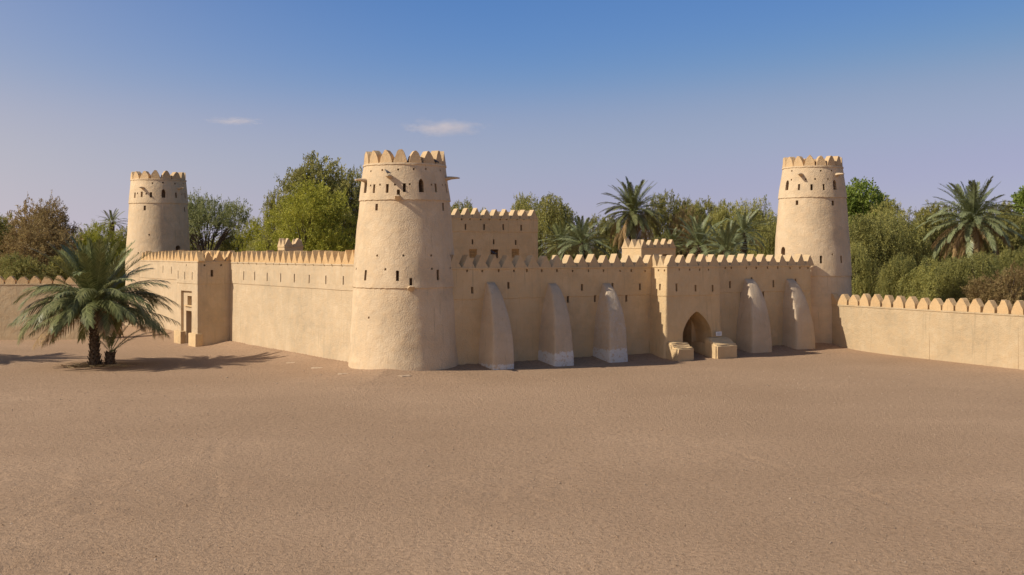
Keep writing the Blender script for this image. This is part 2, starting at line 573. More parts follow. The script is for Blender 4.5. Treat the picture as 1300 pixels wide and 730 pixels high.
def ground_mat():
    m, nt, b = new_mat('sandy_gravel')
    pos = N(nt, 'ShaderNodeNewGeometry').outputs['Position']
    big = noise_tex(nt, pos, 0.07, 5, 0.6)
    mid = noise_tex(nt, pos, 0.5, 6, 0.65)
    fine = noise_tex(nt, pos, 7.0, 5, 0.7)
    grit = noise_tex(nt, pos, 26.0, 3, 0.7)
    base = (0.295, 0.212, 0.148)
    c = mix(nt, ramp(nt, big, 0.36, 0.64), (0.385, 0.252, 0.153), (0.50, 0.335, 0.210))
    drift = noise_tex(nt, scaled(nt, pos, (0.05, 0.22, 1)), 1.0, 4, 0.6)
    c = mix(nt, ramp(nt, drift, 0.42, 0.62, (0, 0, 0, 1), (.45, .45, .45, 1)), c, (0.385, 0.253, 0.155))
    c = mix(nt, ramp(nt, mid, 0.35, 0.7, (0, 0, 0, 1), (.6, .6, .6, 1)), c, (0.415, 0.278, 0.172))
    c = mix(nt, ramp(nt, fine, 0.46, 0.66), c, mix(nt, 0.75, c, (0.265, 0.170, 0.10)))
    c = mix(nt, ramp(nt, grit, 0.58, 0.75, (0, 0, 0, 1), (.5, .5, .5, 1)), c, (0.57, 0.41, 0.28))
    sp = N(nt, 'ShaderNodeTexVoronoi'); sp.inputs['Scale'].default_value = 2.3
    nt.links.new(pos, sp.inputs['Vector'])
    c = mix(nt, ramp(nt, sp.outputs['Distance'], 0.028, 0.05, (.7, .7, .7, 1), (0, 0, 0, 1)), c, (0.42, 0.34, 0.26))
    nt.links.new(c, b.inputs['Base Color'])
    b.inputs['Roughness'].default_value = 0.97
    b.inputs['Specular IOR Level'].default_value = 0.08
    ad = N(nt, 'ShaderNodeMath', operation='MULTIPLY_ADD')
    nt.links.new(fine, ad.inputs[0]); ad.inputs[1].default_value = 2.2; nt.links.new(grit, ad.inputs[2])
    bp = N(nt, 'ShaderNodeBump'); bp.inputs['Strength'].default_value = 0.8; bp.inputs['Distance'].default_value = 0.045
    nt.links.new(ad.outputs[0], bp.inputs['Height']); nt.links.new(bp.outputs[0], b.inputs['Normal'])
    return m

g_me = np_mesh('ground', np.stack([GX, GY, GZ], -1).reshape(-1, 3), gf, ground_mat(), smooth=True)
tag(obj('ground', g_me), 'brown sandy gravel yard in front of the fort', kind='structure')

# ------------------------------------------------------------------ merlons
def merlon_mesh(name, kind, w, h, d, seed):
    """crest piece: outline in x-z, depth d along +y (0 = outer face); slightly uneven"""
    r = random.Random(seed)
    if kind in ('tri', 'trio'):
        out = [(-.5, 0), (.5, 0), (.47, .05), (.32, .36), (.15, .71), (.035, .97), (0, 1.0), (-.035, .97), (-.15, .71), (-.32, .36), (-.47, .05)]
    elif kind == 'ogive':
        out = [(-.48, 0), (.48, 0), (.465, .12), (.38, .45), (.24, .77), (.11, .95), (0, 1.0), (-.11, .95), (-.24, .77), (-.38, .45), (-.465, .12)]
    else:
        out = [(-.46, 0), (.46, 0), (.45, .20), (.42, .42), (.26, .72), (.12, .97), (.06, 1.0), (-.06, 1.0), (-.12, .97), (-.26, .72), (-.42, .42), (-.45, .20)]
    out = [(x * w * (1 + r.uniform(-.08, .08)), z * h * (1 + (r.uniform(-.06, .06) if z > .05 else 0))) for x, z in out]
    bm = bmesh.new()
    prism_bm(bm, [(x, z - (0.06 if z < 1e-6 else 0)) for x, z in out], 0, d)
    for v in bm.verts:
        v.co.y += r.uniform(-.012, .012) + (0.02 * v.co.z / h if v.co.y < d / 2 else -0.05 * v.co.z / h)
    es = [e for e in bm.edges if e.calc_face_angle(0) > R(60) and min(v.co.z for v in e.verts) > 0.0]
    bmesh.ops.bevel(bm, geom=es, offset=0.035, segments=2, affect='EDGES')
    return bm_mesh(name, bm, {'tri': M_CREST_P, 'trio': M_CREST, 'ogive': M_CREST_T}.get(kind, M_CREST_H), 30)

MER = {}
for k, (w, h, d) in {'tri': (0.86, 0.68, 0.60), 'trio': (0.86, 0.68, 0.55), 'ogive': (0.80, 0.76, 0.48), 'house': (0.93, 0.74, 0.46)}.items():
    MER[k] = [merlon_mesh('merlon_' + k, k, w, h, d, i * 7 + 3) for i in range(9)]

def merlon(kind, parent, x, y, z, rz=0.0, sx=1.0, sz=1.0, sy=1.0):
    me = random.choice(MER[kind])
    return obj('merlon', me, parent, None, (x, y, z), (random.uniform(-.025, .025), random.uniform(-.035, .035), rz + random.uniform(-.035, .035)), (sx * random.uniform(.94, 1.03), sy, sz * random.uniform(.92, 1.06)))

def liner_mesh(w, h, d, arch=False):
    """lining of an opening: sides and back of a niche, open to the front (-y)"""
    poly = arch_poly(w, h) if arch else [(-w / 2, 0), (w / 2, 0), (w / 2, h), (-w / 2, h)]
    vs = [(x, 0, z) for x, z in poly] + [(x, d, z) for x, z in poly]
    n = len(poly)
    fs = [(i, (i + 1) % n, n + (i + 1) % n, n + i) for i in range(n)] + [tuple(range(n, 2 * n))]
    me = bpy.data.meshes.new('liner')
    me.from_pydata(vs, [], fs)
    me.materials.append(M_SHADEMUD)
    return me

def opening(bm, parent, x, z, w, h, rz=0.0, pos=None, y0=0.0, depth=0.5, arch=False, liner=True, name='loophole', out=0.3):
    """cuts an opening (bottom centre at x,z on local plane y0, or at pos with outward normal -y turned by rz) and lines it"""
    p = pos or Vector((x, y0, z))
    M = Matrix.Translation(p) @ Matrix.Rotation(rz, 4, 'Z')
    poly = arch_poly(w, h) if arch else [(-w / 2, 0), (w / 2, 0), (w / 2, h), (-w / 2, h)]
    prism_bm(bm, poly, -out, depth, M)
    if liner:
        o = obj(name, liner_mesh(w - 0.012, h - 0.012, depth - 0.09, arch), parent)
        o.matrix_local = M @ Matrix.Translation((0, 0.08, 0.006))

# ------------------------------------------------------------------ towers
def spout_mesh(L=0.62, w=0.30):
    """horn-like mud water spout, root at origin, pointing to -y"""
    bm = bmesh.new()
    secs = []
    for t, ww, hh, dz in ((0.25, w * 1.05, 0.26, -0.03), (0, w * 1.05, 0.26, -0.02), (-L * .4, w * .92, 0.17, 0.02), (-L * .8, w * .78, 0.11, 0.02), (-L, w * .6, 0.06, 0.01)):
        ring = []
        for i in range(8):
            a = i / 8 * 2 * math.pi + math.pi / 8
            ring.append(bm.verts.new((ww / 2 * math.cos(a) * 1.08, t, dz + hh / 2 * math.sin(a))))
        secs.append(ring)
    for A, B in zip(secs[:-1], secs[1:]):
        for i in range(8):
            bm.faces.new((A[i], A[(i + 1) % 8], B[(i + 1) % 8], B[i]))
    bm.faces.new(secs[0]); bm.faces.new(secs[-1][::-1])
    return bm_mesh('spout', bm, M_MUD_T, 50)

def tower(label, cx, cy, prof, rings, mz, mh, nm, phase, slits, arches, dots, rects, spouts, boxes, seed):
    t = thing('corner_tower', label, 'tower', (cx, cy, 0), 0, 'round corner towers')
    zs = [p[0] for p in prof]; rs = [p[1] for p in prof]
    rad = lambda z: float(np.interp(z, zs, rs))
    nseg = 112
    loops = []
    for z in z_rows(-1.2, mz, rings + [mz - 0.10], 0.28):
        o = sum(0.055 for s in rings if z > s) - 0.055 * len(rings)
        if z > mz - 0.10: o += 0.045
        L = []
        for i in range(nseg):
            a = 2 * math.pi * i / nseg
            w = 0.0
            for s in rings + [mz - 0.10]:
                if abs(z - s) < 0.02: w = 0.040 * nz(math.cos(a) * 14, math.sin(a) * 14, s, 1.0) - 0.006
            L.append(((rad(z) + o) * math.cos(a), (rad(z) + o) * math.sin(a), z + w))
        loops.append(L)
    me = loft_mesh('wall', loops, M_MUD_T, 0.028, seed)
    def hit(px, py):
        dx, dz = (px - CX) / F_PX, -(py - HY) / F_PX
        r = rad(8)
        for _ in range(8):
            A = dx * dx + 1; B = -2 * (dx * cx + cy); C = cx * cx + cy * cy - r * r
            D = B * B - 4 * A * C
            if D < 0: D = 0
            tt = (-B - math.sqrt(D)) / (2 * A)
            z = CAM_H + tt * dz
            r = rad(z)
        return math.atan2(tt - cy, tt * dx - cx), z, r, tt / F_PX
    bm = bmesh.new()
    def op(px, py, w, h, depth, arch=False, liner=True, name='loophole'):
        a, z, r, s = hit(px, py)
        p = Vector((r * math.cos(a), r * math.sin(a), z - h * s / 2))
        opening(bm, t, 0, 0, w * s, h * s, a + math.pi / 2, p, depth=depth, arch=arch, liner=liner, name=name)
    for (px, py, w, h) in slits: op(px, py, w, h, 0.55)
    for (px, py, w, h) in arches: op(px, py, w, h, 0.6, True, name='window')
    for (px, py, w, h) in rects: op(px, py, w, h, 0.55)
    for (px, py, d) in dots: op(px, py, d, d, 0.35, False, False)
    for (px, py, w, h) in boxes: op(px, py, w, h, 0.5)
    me = cut(me, bm); soften(me, 38)
    obj('wall', me, t)
    # crest band of the same plaster as the merlons stands on the wall head
    rm = rad(mz) - 0.02
    for i in range(nm):
        a = phase + 2 * math.pi * i / nm
        wsc = (2 * math.pi * rm / nm) / 0.86
        merlon('ogive', t, rm * math.cos(a), rm * math.sin(a), mz, a + math.pi / 2, wsc, mh / 0.76)
    for (px, py, L) in spouts:
        a, z, r, s = hit(px, py)
        obj('spout', spout_mesh(L), t, None, ((r - 0.02) * math.cos(a), (r - 0.02) * math.sin(a), z), (0, 0, a + math.pi / 2))
    for (px, py, w, h) in boxes:
        a, z, r, s = hit(px, py + h / 2 + 1.5)
        obj('spout', spout_mesh(0.38, 0.34), t, None, (r * math.cos(a), r * math.sin(a), z), (R(-12), 0, a + math.pi / 2))
    return t, hit

def S(lst, ox, oy, k, w, h):
    return [(ox + e[0] / k, oy + e[1] / k, (e[2] if len(e) > 2 else w) / k, (e[3] if len(e) > 3 else h) / k) for e in lst]
def D(lst, ox, oy, k, d=2.4):
    return [(ox + x / k, oy + y / k, d) for x, y in lst]

NX, NY = fort(2.2, 2.2)
tw_n, hit_n = tower('thick round mud tower at the near corner between the two long walls', NX, NY,
    [(-1.2, 3.14), (0, 3.12), (0.5, 3.06), (4.18, 2.87), (6.5, 2.68), (8.74, 2.46), (10.6, 2.20), (11, 2.17)], [4.14, 8.72], 10.66, 0.68, 17, R(-91),
    S([(255, 435), (377, 432), (535, 425), (828, 428), (925, 432)], 440, 180, 7.3, 27, 82) + S([(160, 95), (362, 98), (617, 93)], 430, 330, 4.867, 19, 64),
    S([(176, 412), (693, 405)], 440, 180, 7.3, 52, 126),
    D([(224, 405), (312, 397), (448, 397), (585, 393), (788, 397), (888, 400), (228, 272), (333, 262), (478, 257), (623, 252), (738, 252), (868, 265)], 440, 180, 7.3)
    + D([(103, 55), (285, 58), (580, 55), (695, 50), (175, 357)], 430, 330, 4.867, 2.7) + D([(132, 352), (210, 352), (292, 352), (350, 352)], 420, 170, 2.28, 2.6),
    S([(270, 605, 30, 62), (903, 603, 30, 72)], 440, 180, 7.3, 30, 60),
    [(495.0, 224, .55), (566.5, 226.5, .75), (464.0, 229, .6)],
    [(505.7, 245, 4.0, 8.8), (521.8, 358.6, 3.8, 11)], 3.0)

RX, RY = fort(33.7, 2.25)
tw_r, hit_r = tower('round mud tower at the right corner, beside the low outer wall', RX, RY,
    [(-1.2, 2.86), (0, 2.84), (0.5, 2.80), (4.45, 2.66), (5.8, 2.58), (9.67, 2.30), (11.7, 2.0), (12, 1.97)], [4.4, 9.66], 11.78, 0.70, 16, R(-87),
    S([(480, 460), (652, 462), (822, 460)], 970, 195, 10.83, 30, 84) + [(1042.5, 329.4, 3.0, 9.6), (1068.7, 329.4, 3.0, 9.6)],
    S([(320, 435), (972, 430)], 970, 195, 10.83, 62, 138) + [(993.2, 318.5, 8.0, 10.5)],
    D([(377, 360), (573, 353), (703, 350), (880, 352), (383, 238), (780, 236), (928, 236)], 970, 195, 10.83, 2.1) + [(1057.3, 323, 2.2)],
    [(1011.3, 257.3, 3.6, 5.8), (1058.2, 257.8, 3.6, 6.2)],
    [(1017, 221.5, .6), (1062, 221.5, .62)], [], 13.0)

LX, LY = fort(2.2, 46.8)
tw_l, hit_l = tower('round mud tower at the far left corner behind the small gatehouse', LX, LY,
    [(-1.2, 2.95), (0, 2.92), (0.5, 2.88), (5.0, 2.74), (10.1, 2.46), (12.1, 2.26), (13, 2.2)], [4.45, 10.1], 12.15, 0.66, 15, R(-80),
    S([(142, 218), (182, 213), (235, 216), (381, 218), (434, 222)], 140, 200, 4.56, 13, 31) + [(189.8, 334.4, 2.8, 6.8)],
    [(207.5, 245.6, 5.0, 11.0), (226.8, 315.5, 7.4, 8.0)],
    D([(158, 207), (208, 210), (416, 212), (244, 148), (305, 146), (376, 152), (424, 150), (224, 447), (159, 552), (258, 552)], 140, 200, 4.56, 2.0),
    [(183.2, 264, 3.0, 6.0), (235, 265.8, 3.0, 6.2)],
    [(181.5, 238.4, .6), (227, 239, .6)], [], 23.0)

# ------------------------------------------------------------------ right long wall with buttresses
def wall_open(bm, t, org, rz, y0, slits=(), dots=(), dotsize=2.6, depth=0.5):
    for (px, py, w, h) in slits:
        x, z, s = plane_hit(px, py, org, rz, y0)
        opening(bm, t, x, z - h * s / 2, w, h * s, y0=y0, depth=depth)
    for (px, py) in dots:
        x, z, s = plane_hit(px, py, org, rz, y0)
        opening(bm, t, x, z - 0.06, 0.10 + 0.03 * random.random(), 0.11 + 0.05 * random.random(), y0=y0, depth=0.3, liner=False)

MZ_R = 5.16
org_r = fort(0, 0)
t = thing('fort_wall', 'long crenellated mud wall with leaning buttresses, in shade facing the viewer', 'wall', (org_r[0], org_r[1], 0), TH, 'long walls of the fort')
wall_r = t
me = mud_box('wall', 3.6, 31.2, 0, 0.75, -1.0, MZ_R, M_MUD, strings=[3.47], lip=MZ_R - 0.09, batter=(0, 0.10), seed=41)
bm = bmesh.new()
K4 = 4.057
sl = [(570 + x / K4, 300 + y / K4, 0.15, 8.5) for x, y in ((120, 278), (308, 253), (686, 263), (843, 258), (985, 260), (614, 325), (754, 321), (915, 320))]
sl += [(800 + x / 3.843, 290 + y / 3.843, 0.15, 9) for x, y in ((488, 275), (700, 270), (808, 262), (595, 256), (543, 328), (652, 325))]
dt = [(570 + x / K4, 344) for x in (95, 173, 258, 337, 404, 481, 559, 638, 720, 798, 884, 941, 1012)]
dt += [(800 + x / 3.843, 340.3) for x in (465, 495, 570, 617, 672, 722, 782, 830, 870)]
wall_open(bm, t, org_r, TH, 0.0, sl, dt)
GP = 1.35
gx0, _, _ = plane_hit(846.8, 339, org_r, TH, -GP)
gx1, _, _ = plane_hit(913.5, 339, org_r, TH, -GP)
gxc = (gx0 + gx1) / 2
gw = gx1 - gx0
gloc = fort(gxc, 0)
ax0, _, _ = plane_hit(867.5, 440, gloc, TH, -GP - 0.13)
ax1, _, _ = plane_hit(904.5, 440, gloc, TH, -GP - 0.13)
_, atop, _ = plane_hit(884.6, 395.4, gloc, TH, -GP - 0.10)
axc, aw = (ax0 + ax1) / 2, ax1 - ax0
prism_bm(bm, [(gxc + axc - 0.5, -0.5), (gxc + axc + 0.80, -0.5), (gxc + axc + 0.80, 1.9), (gxc + axc - 0.5, 1.9)], -0.5, 1.2)   # doorway behind the porch
me = cut(me, bm); soften(me, 38)
obj('wall', me, t)
x = 4.05
while x < 31.1:
    merlon('tri', t, x, 0.03, MZ_R, 0, 0.98, 1.0)
    x += 0.845

BUT = [((627.2, 467.1), (657.5, 466.4), (620.5, 358.7)), ((708, 463.2), (732, 462), (698.7, 359.9)), ((776.6, 458.5), (799.7, 456.8), (767.2, 359.9)),
       ((961.3, 446.9), (981.4, 444.8), (948.8, 354.3)), ((1013.4, 441.7), (1033.7, 440.1), (1000.9, 354.3))]
BLAB = ['tall buttress nearest the thick tower with a faintly white foot', 'buttress with an even whitewashed foot', 'scuffed buttress with a peeling white foot',
        'plain buttress just right of the arched gate', 'plain buttress at the right end of the wall']
for i, (fl, fr, ap) in enumerate(BUT):
    a_ = gpt(*fl); b_ = gpt(*fr)
    lx0, ly0 = fort_inv(a_[0], a_[1]); lx1, ly1 = fort_inv(b_[0], b_[1])
    ax, az, _ = plane_hit(ap[0], ap[1], org_r, TH, 0.0)
    xc0, w0, p0 = ((6.22, 1.34, 1.42), (10.08, 1.30, 1.55), (13.92, 1.34, 1.5), (25.29, 1.72, 1.40), (29.35, 1.70, 1.22))[i]
    print('BUT', i, round(p0, 2), round(w0, 2), round(xc0, 2), round(ax, 2), round(az, 2))
    loops = []
    nzv = 26
    for k in range(nzv + 1):
        v = (k / nzv) ** 0.8
        z = -0.8 + (az + 0.8) * v
        u = max(0.0, z) / az
        p = p0 * (max(0.0, 1 - u ** 2.0)) ** 0.68 + 0.03
        hw = (w0 / 2) * (1 - 0.20 * u - 0.42 * u ** 2.8)
        flare = 0.10 * (1 - u)
        xc = xc0 + (ax + 0.12 - xc0) * u ** 1.6
        r_ = min(0.09, p * 0.4)
        L = []
        side = 7
        for q in range(side + 1):
            L.append((xc - hw - flare * (1 - q / side), 0.35 - (0.35 + p - r_) * q / side, z))
        L.append((xc - hw + r_ * .3, -p + r_ * .3, z))
        for q in range(6):
            L.append((xc - hw + r_ + (2 * hw - 2 * r_) * q / 5, -p - 0.03 * math.sin(math.pi * q / 5), z))
        L.append((xc + hw - r_ * .3, -p + r_ * .3, z))
        for q in range(side, -1, -1):
            L.append((xc + hw + flare * (1 - q / side), 0.35 - (0.35 + p - r_) * q / side, z))
        loops.append(L)
    me = loft_mesh('buttress', loops, M_BUT[i], 0.03, 5.0 + i * 3, 50)
    o = obj('buttress', me, t)
    o['label'] = BLAB[i]

# ------------------------------------------------------------------ arched gatehouse on the right wall
t = thing('gatehouse', 'shaded mud gatehouse with a pointed arch in the buttressed wall', 'gatehouse', (gloc[0], gloc[1], 0), TH)
gate_r = t
me = mud_box('wall', -gw / 2, gw / 2, -GP, 2.6, -1.0, MZ_R + 0.02, M_MUD, strings=[3.42], lip=MZ_R - 0.07, batter=(0.30, 0.16), seed=77)
bm = bmesh.new()
wall_open(bm, t, gloc, TH, -GP, [(800 + x / 3.843, 290 + y / 3.843, 0.15, h / 3.843) for x, y, h in ((226, 288, 38), (319, 292, 32), (402, 292, 32))],
          [(800 + x / 3.843, 290 + 201 / 3.843) for x in (242, 292, 340, 384)])
prism_bm(bm, [(x + axc, z) for x, z in arch_poly(aw, atop + 0.5, 0.52, True, 12)], -GP - 0.6, 0.05, Matrix.Translation((0, 0, -0.5)))
# beam holes in the sunlit flank
for yy in (-1.1, -0.55):
    prism_bm(bm, [(-.06, 0), (.06, 0), (.06, .12), (-.06, .12)], -0.3, 0.35, Matrix.Translation((-gw / 2, yy, 4.86)) @ Matrix.Rotation(R(-90), 4, 'Z'))
prism_bm(bm, [(-.075, 0), (.075, 0), (.075, .38), (-.075, .38)], -0.3, 0.4, Matrix.Translation((-gw / 2, -0.75, 3.75)) @ Matrix.Rotation(R(-90), 4, 'Z'))
me = cut(me, bm)
bm = bmesh.new()                                   # dark doorway at the back of the porch
prism_bm(bm, [(axc - 0.56, -0.6), (axc + 0.86, -0.6), (axc + 0.86, 1.96), (axc - 0.56, 1.96)], 0.0, 2.2)
me = cut(me, bm); soften(me, 38)
obj('wall', me, t)
bm = bmesh.new(); box_bm(bm, axc + 0.15, 1.9, 0.75, 1.36, 0.06, 2.3)
for dzz in (0.1, 0.7, 1.3): box_bm(bm, axc + 0.15, 1.855, dzz, 1.3, 0.03, 0.12)
obj('door', bm_mesh('door', bm, M_WOOD), t)
bm = bmesh.new(); box_bm(bm, axc + aw / 2 - 0.20, -0.75, 0.08, 0.46, 1.55, 0.95, bevel=0.05)
obj('porch_seat', bm_mesh('porch_seat', bm, M_MUD, 50), t)
for i in range(5):
    merlon('tri', t, -gw / 2 + 0.42 + i * (gw - 0.84) / 4, -GP + 0.03, MZ_R + 0.02, 0, (gw - .84) / 4 / .86, 1.0, 0.8)
for yy in (-GP + 0.75, -GP + 1.40):
    merlon('tri', t, -gw / 2 + 0.03, yy - 0.12, MZ_R + 0.02, R(-90), 0.74, 0.98, 0.8)
    merlon('tri', t, gw / 2 - 0.03, yy - 0.12, MZ_R + 0.02, R(90), 0.74, 0.98, 0.8)

# small notice board beside the arch
sx0, sz0, s_ = plane_hit(911.4, 423.6, gloc, TH, -GP - 0.16)
sp = fort(gxc + sx0, -GP - 0.235)
sg = thing('notice_board', 'small white notice board on the wall right of the arch', 'sign', (sp[0], sp[1], sz0), TH)
bm = bmesh.new(); box_bm(bm, 0, 0, 0, 0.46, 0.025, 0.25, bevel=0.006)
obj('board', bm_mesh('board', bm, M_SIGN), sg)
for k, (w_, z_) in enumerate(((0.34, 0.06), (0.30, 0.015), (0.34, -0.03), (0.22, -0.07))):
    bm = bmesh.new(); box_bm(bm, -0.01 * k, -0.0165, z_, w_, 0.003, 0.016)
    obj('print_line', bm_mesh('print_line', bm, M_INK), sg)

# mud benches flanking the arch
def bench(label, pts, x0, x1, mat, seed, lx):
    """stepped bench: profile (distance out of the gate face, height), from x0 to x1 along the wall"""
    n = 10
    loops = []
    base = fort(gxc + (x0 + x1) / 2, -GP - 0.2)
    o = thing('mud_bench', label, 'bench', (base[0], base[1], ground_z(*base)), TH, 'mud benches at the arched gate')
    hw = (x1 - x0) / 2
    bm = bmesh.new()
    prism_bm(bm, pts, -hw, hw, Matrix.Rotation(R(-90), 4, 'Z'))
    bmesh.ops.subdivide_edges(bm, edges=[e for e in bm.edges if e.calc_length() > .3], cuts=2, use_grid_fill=True)
    bmesh.ops.bevel(bm, geom=[e for e in bm.edges if e.calc_face_angle(0) > R(40)], offset=0.09, segments=3, affect='EDGES')
    for v in bm.verts:
        v.co += Vector((nz(v.co.x + seed, v.co.y, v.co.z, 2.5), nz(v.co.x, v.co.y + seed, v.co.z, 2.5), nz(v.co.x, v.co.y, v.co.z + seed, 2.5))) * 0.06
    obj('seat', bm_mesh('seat', bm, mat, 50), o)
    return o
# profile x = distance outwards (prism is turned so that +x becomes -y)
def gl(px, py):
    q_ = gpt(px, py); x_, y_ = fort_inv(q_[0], q_[1]); return x_ - gxc, -y_ - GP - 0.2
bench('low mud bench with a tall sunlit end, left of the arch', [(-0.25, -0.6), (0.80, -0.6), (0.80, 0.68), (0.36, 0.70), (0.32, 0.94), (-0.25, 0.96)], -gw / 2 - 0.10, axc - aw / 2 + 0.12, M_MUD, 3, 0)
bench('worn mud bench rising to a shoulder, right of the arch', [(-0.25, -0.6), (0.92, -0.6), (0.86, 0.74), (0.6, 0.80), (0.42, 0.92), (0.3, 1.10), (-0.25, 1.13)], axc + aw / 2 - 0.55, gw / 2 + 0.50, M_MUD, 8, 0)

# ------------------------------------------------------------------ left long wall and its gatehouse
RZ_L = TH - R(90)                       # local x runs from far to near, local y points into the fort
MZ_L = 5.34
org_l = fort(0, 22)
t = thing('fort_wall', 'long smooth sunlit crenellated mud wall running back on the left', 'wall', (org_l[0], org_l[1], 0), RZ_L, 'long walls of the fort')
me = mud_box('wall', -22.6, 18.6, 0, 0.75, -1.0, MZ_L, M_MUD_L, strings=[3.89], lip=MZ_L - 0.09, batter=(0, 0.08), seed=141)
bm = bmesh.new()
sl = [(285 + x / 7.647, y, 0.14, 11) for x, y in ((183, 350), (290, 350.4), (412, 351.6), (542, 352.7), (675, 353.2), (818, 354.3), (980, 355.3), (1150, 356))]
sl += [(180 + x / 3.843, 290 + y / 3.843, 0.13, 9) for x, y in ((102, 200), (143, 204))]
dt = [(285 + x / 7.647, 334.2 + i * 0.22) for i, x in enumerate((125, 178, 235, 307, 400, 475, 533, 608, 690, 780, 862, 963, 1043, 1138))]
wall_open(bm, t, org_l, RZ_L, 0.0, sl, dt)
me = cut(me, bm); soften(me, 38)
obj('wall', me, t)
x = -22.0
while x < 18.4:
    merlon('trio', t, x, 0.03, MZ_L, 0, 1.02, 1.06)
    x += 0.885

GL = 2.25
gy_n, _, _ = plane_hit(292.0, 400, org_l, RZ_L, 0.0)       # near flank line, on the wall
gy_f, _, _ = plane_hit(223.5, 400, org_l, RZ_L, -GL)
print('LGATE', gy_n, gy_f)
lw = gy_n - gy_f
lloc = fort(0, 22 - (gy_n + gy_f) / 2)
t = thing('gatehouse', 'tall plain mud gatehouse with a rectangular doorway behind the palm', 'gatehouse', (lloc[0], lloc[1], 0), RZ_L)
me = mud_box('wall', -lw / 2, lw / 2, -GL, 0.5, -1.2, MZ_L + 0.04, M_MUD_L, strings=[3.86], lip=MZ_L - 0.05, batter=(0.02, 0.05), seed=177)
bm = bmesh.new()
wall_open(bm, t, lloc, RZ_L, -GL, [(180 + x / 3.843, 290 + y / 3.843, 0.13, 10) for x, y in ((176, 226), (208, 230), (244, 232))], [(200 + 20, 336), (236, 337)])
# doorway: shallow tall panel, then the opening
dx0, _, _ = plane_hit(229.0, 400, lloc, RZ_L, -GL)
dx1, _, _ = plane_hit(242.5, 400, lloc, RZ_L, -GL)
dxc, dw = (dx0 + dx1) / 2, (dx1 - dx0)
print('LDOOR', dxc, dw, lw)
prism_bm(bm, [(dxc - dw * .5, -1), (dxc + dw * .5, -1), (dxc + dw * .5, 3.35), (dxc - dw * .5, 3.35)], -GL - 0.5, -GL + 0.22)
slit_side = [(-.09, 0), (.09, 0), (.09, .45), (-.09, .45)]
prism_bm(bm, slit_side, -0.3, 0.5, Matrix.Translation((lw / 2, -GL * 0.55, 4.35)) @ Matrix.Rotation(R(90), 4, 'Z'))
for yy in (-1.75, -0.6):
    prism_bm(bm, [(-.06, 0), (.06, 0), (.06, .12), (-.06, .12)], -0.3, 0.35, Matrix.Translation((lw / 2, yy, 5.06)) @ Matrix.Rotation(R(90), 4, 'Z'))
me = cut(me, bm)
bm = bmesh.new()
dwo = dw * 0.72
prism_bm(bm, [(dxc + dw * .47 - dwo, -1), (dxc + dw * .47, -1), (dxc + dw * .47, 1.98), (dxc + dw * .47 - dwo, 1.98)], -GL + 0.1, -GL + 1.3)
prism_bm(bm, [(dxc + dw * .45 - dwo * .8, 2.35), (dxc + dw * .45, 2.35), (dxc + dw * .45, 3.0), (dxc + dw * .45 - dwo * .8, 3.0)], -GL + 0.1, -GL + 0.5)
me = cut(me, bm); soften(me, 38)
obj('wall', me, t)
bm = bmesh.new(); box_bm(bm, dxc + dw * .47 - dwo / 2, -GL + 1.05, 0.6, dwo, 0.08, 2.75)
for k in range(4): box_bm(bm, dxc + dw * .47 - dwo / 2, -GL + 0.99, -0.2 + k * 0.6, dwo * .96, 0.05, 0.10)
obj('door', bm_mesh('door', bm, M_WOOD), t)
for xa, xb in ((-lw / 2 - 0.05, dxc - dw * .29), (dxc + dw * .44, lw / 2 + 0.05)):      # mud jamb blocks at the foot of the doorway
    bm = bmesh.new(); box_bm(bm, (xa + xb) / 2, -GL + 0.10, -0.2, xb - xa, 0.50, 1.5, bevel=0.05)
    obj('jamb_block', bm_mesh('jamb_block', bm, M_MUD, 50), t)
bm = bmesh.new(); box_bm(bm, dxc + dw * .45 - dwo * .42, -GL + 0.17, 2.33, dwo * 1.25, 0.12, 0.10, bevel=0.02)
obj('sill', bm_mesh('sill', bm, M_MUD), t)
nfm = max(4, int(lw / 0.86))
for i in range(nfm):
    merlon('trio', t, -lw / 2 + 0.40 + i * (lw - 0.8) / (nfm - 1), -GL + 0.03, MZ_L + 0.04, 0, (lw - .8) / (nfm - 1) / .86, 1.04, 0.85)
for k in range(3):
    for sgn in (-1, 1):
        merlon('trio', t, sgn * (lw / 2 - 0.03), -GL + 0.78 + k * 0.76, MZ_L + 0.04, R(90) * sgn, 0.86, 1.02, 0.85)

# ------------------------------------------------------------------ low outer walls
def outer_wall(label, A, B, top, mh, group, seed, z0=-1.4, pitch=0.98, kind='house', joints=()):
    """A -> B in world XY, outer face on the right-hand side of A->B is -y local"""
    L = math.hypot(B[0] - A[0], B[1] - A[1])
    rz = math.atan2(B[1] - A[1], B[0] - A[0])
    t = thing('outer_wall', label, 'wall', (A[0], A[1], ground_z(*A)), rz, group)
    zg = t.location.z
    me = mud_box('wall', 0, L, 0, 0.5, z0 - zg, top - zg, M_MUD_O, strings=[], lip=top - zg - 0.10, batter=(0, 0.05), seed=seed, step=0.4)
    if joints:
        jb = bmesh.new()
        for xj, za, zb in joints: box_bm(jb, xj, -0.03, (za + zb) / 2, 0.022, 0.09, zb - za)
        me = cut(me, jb); soften(me, 38)
    obj('wall', me, t)
    n = int((L - 0.2) / pitch)
    off = (L - n * pitch) / 2 + pitch / 2
    for i in range(n):
        merlon(kind, t, off + i * pitch, 0.02, top - zg, 0, pitch / 0.98, mh / 0.74)
    return t

a_ = (21.48, 77.73); b_ = (28.08, 64.80)
ux, uy = b_[0] - a_[0], b_[1] - a_[1]
L_ = math.hypot(ux, uy); ux /= L_; uy /= L_
print('OUTER', a_, b_, L_)
A = (a_[0] - ux * 3.2, a_[1] - uy * 3.2); B = (b_[0] + ux * 7, b_[1] + uy * 7)
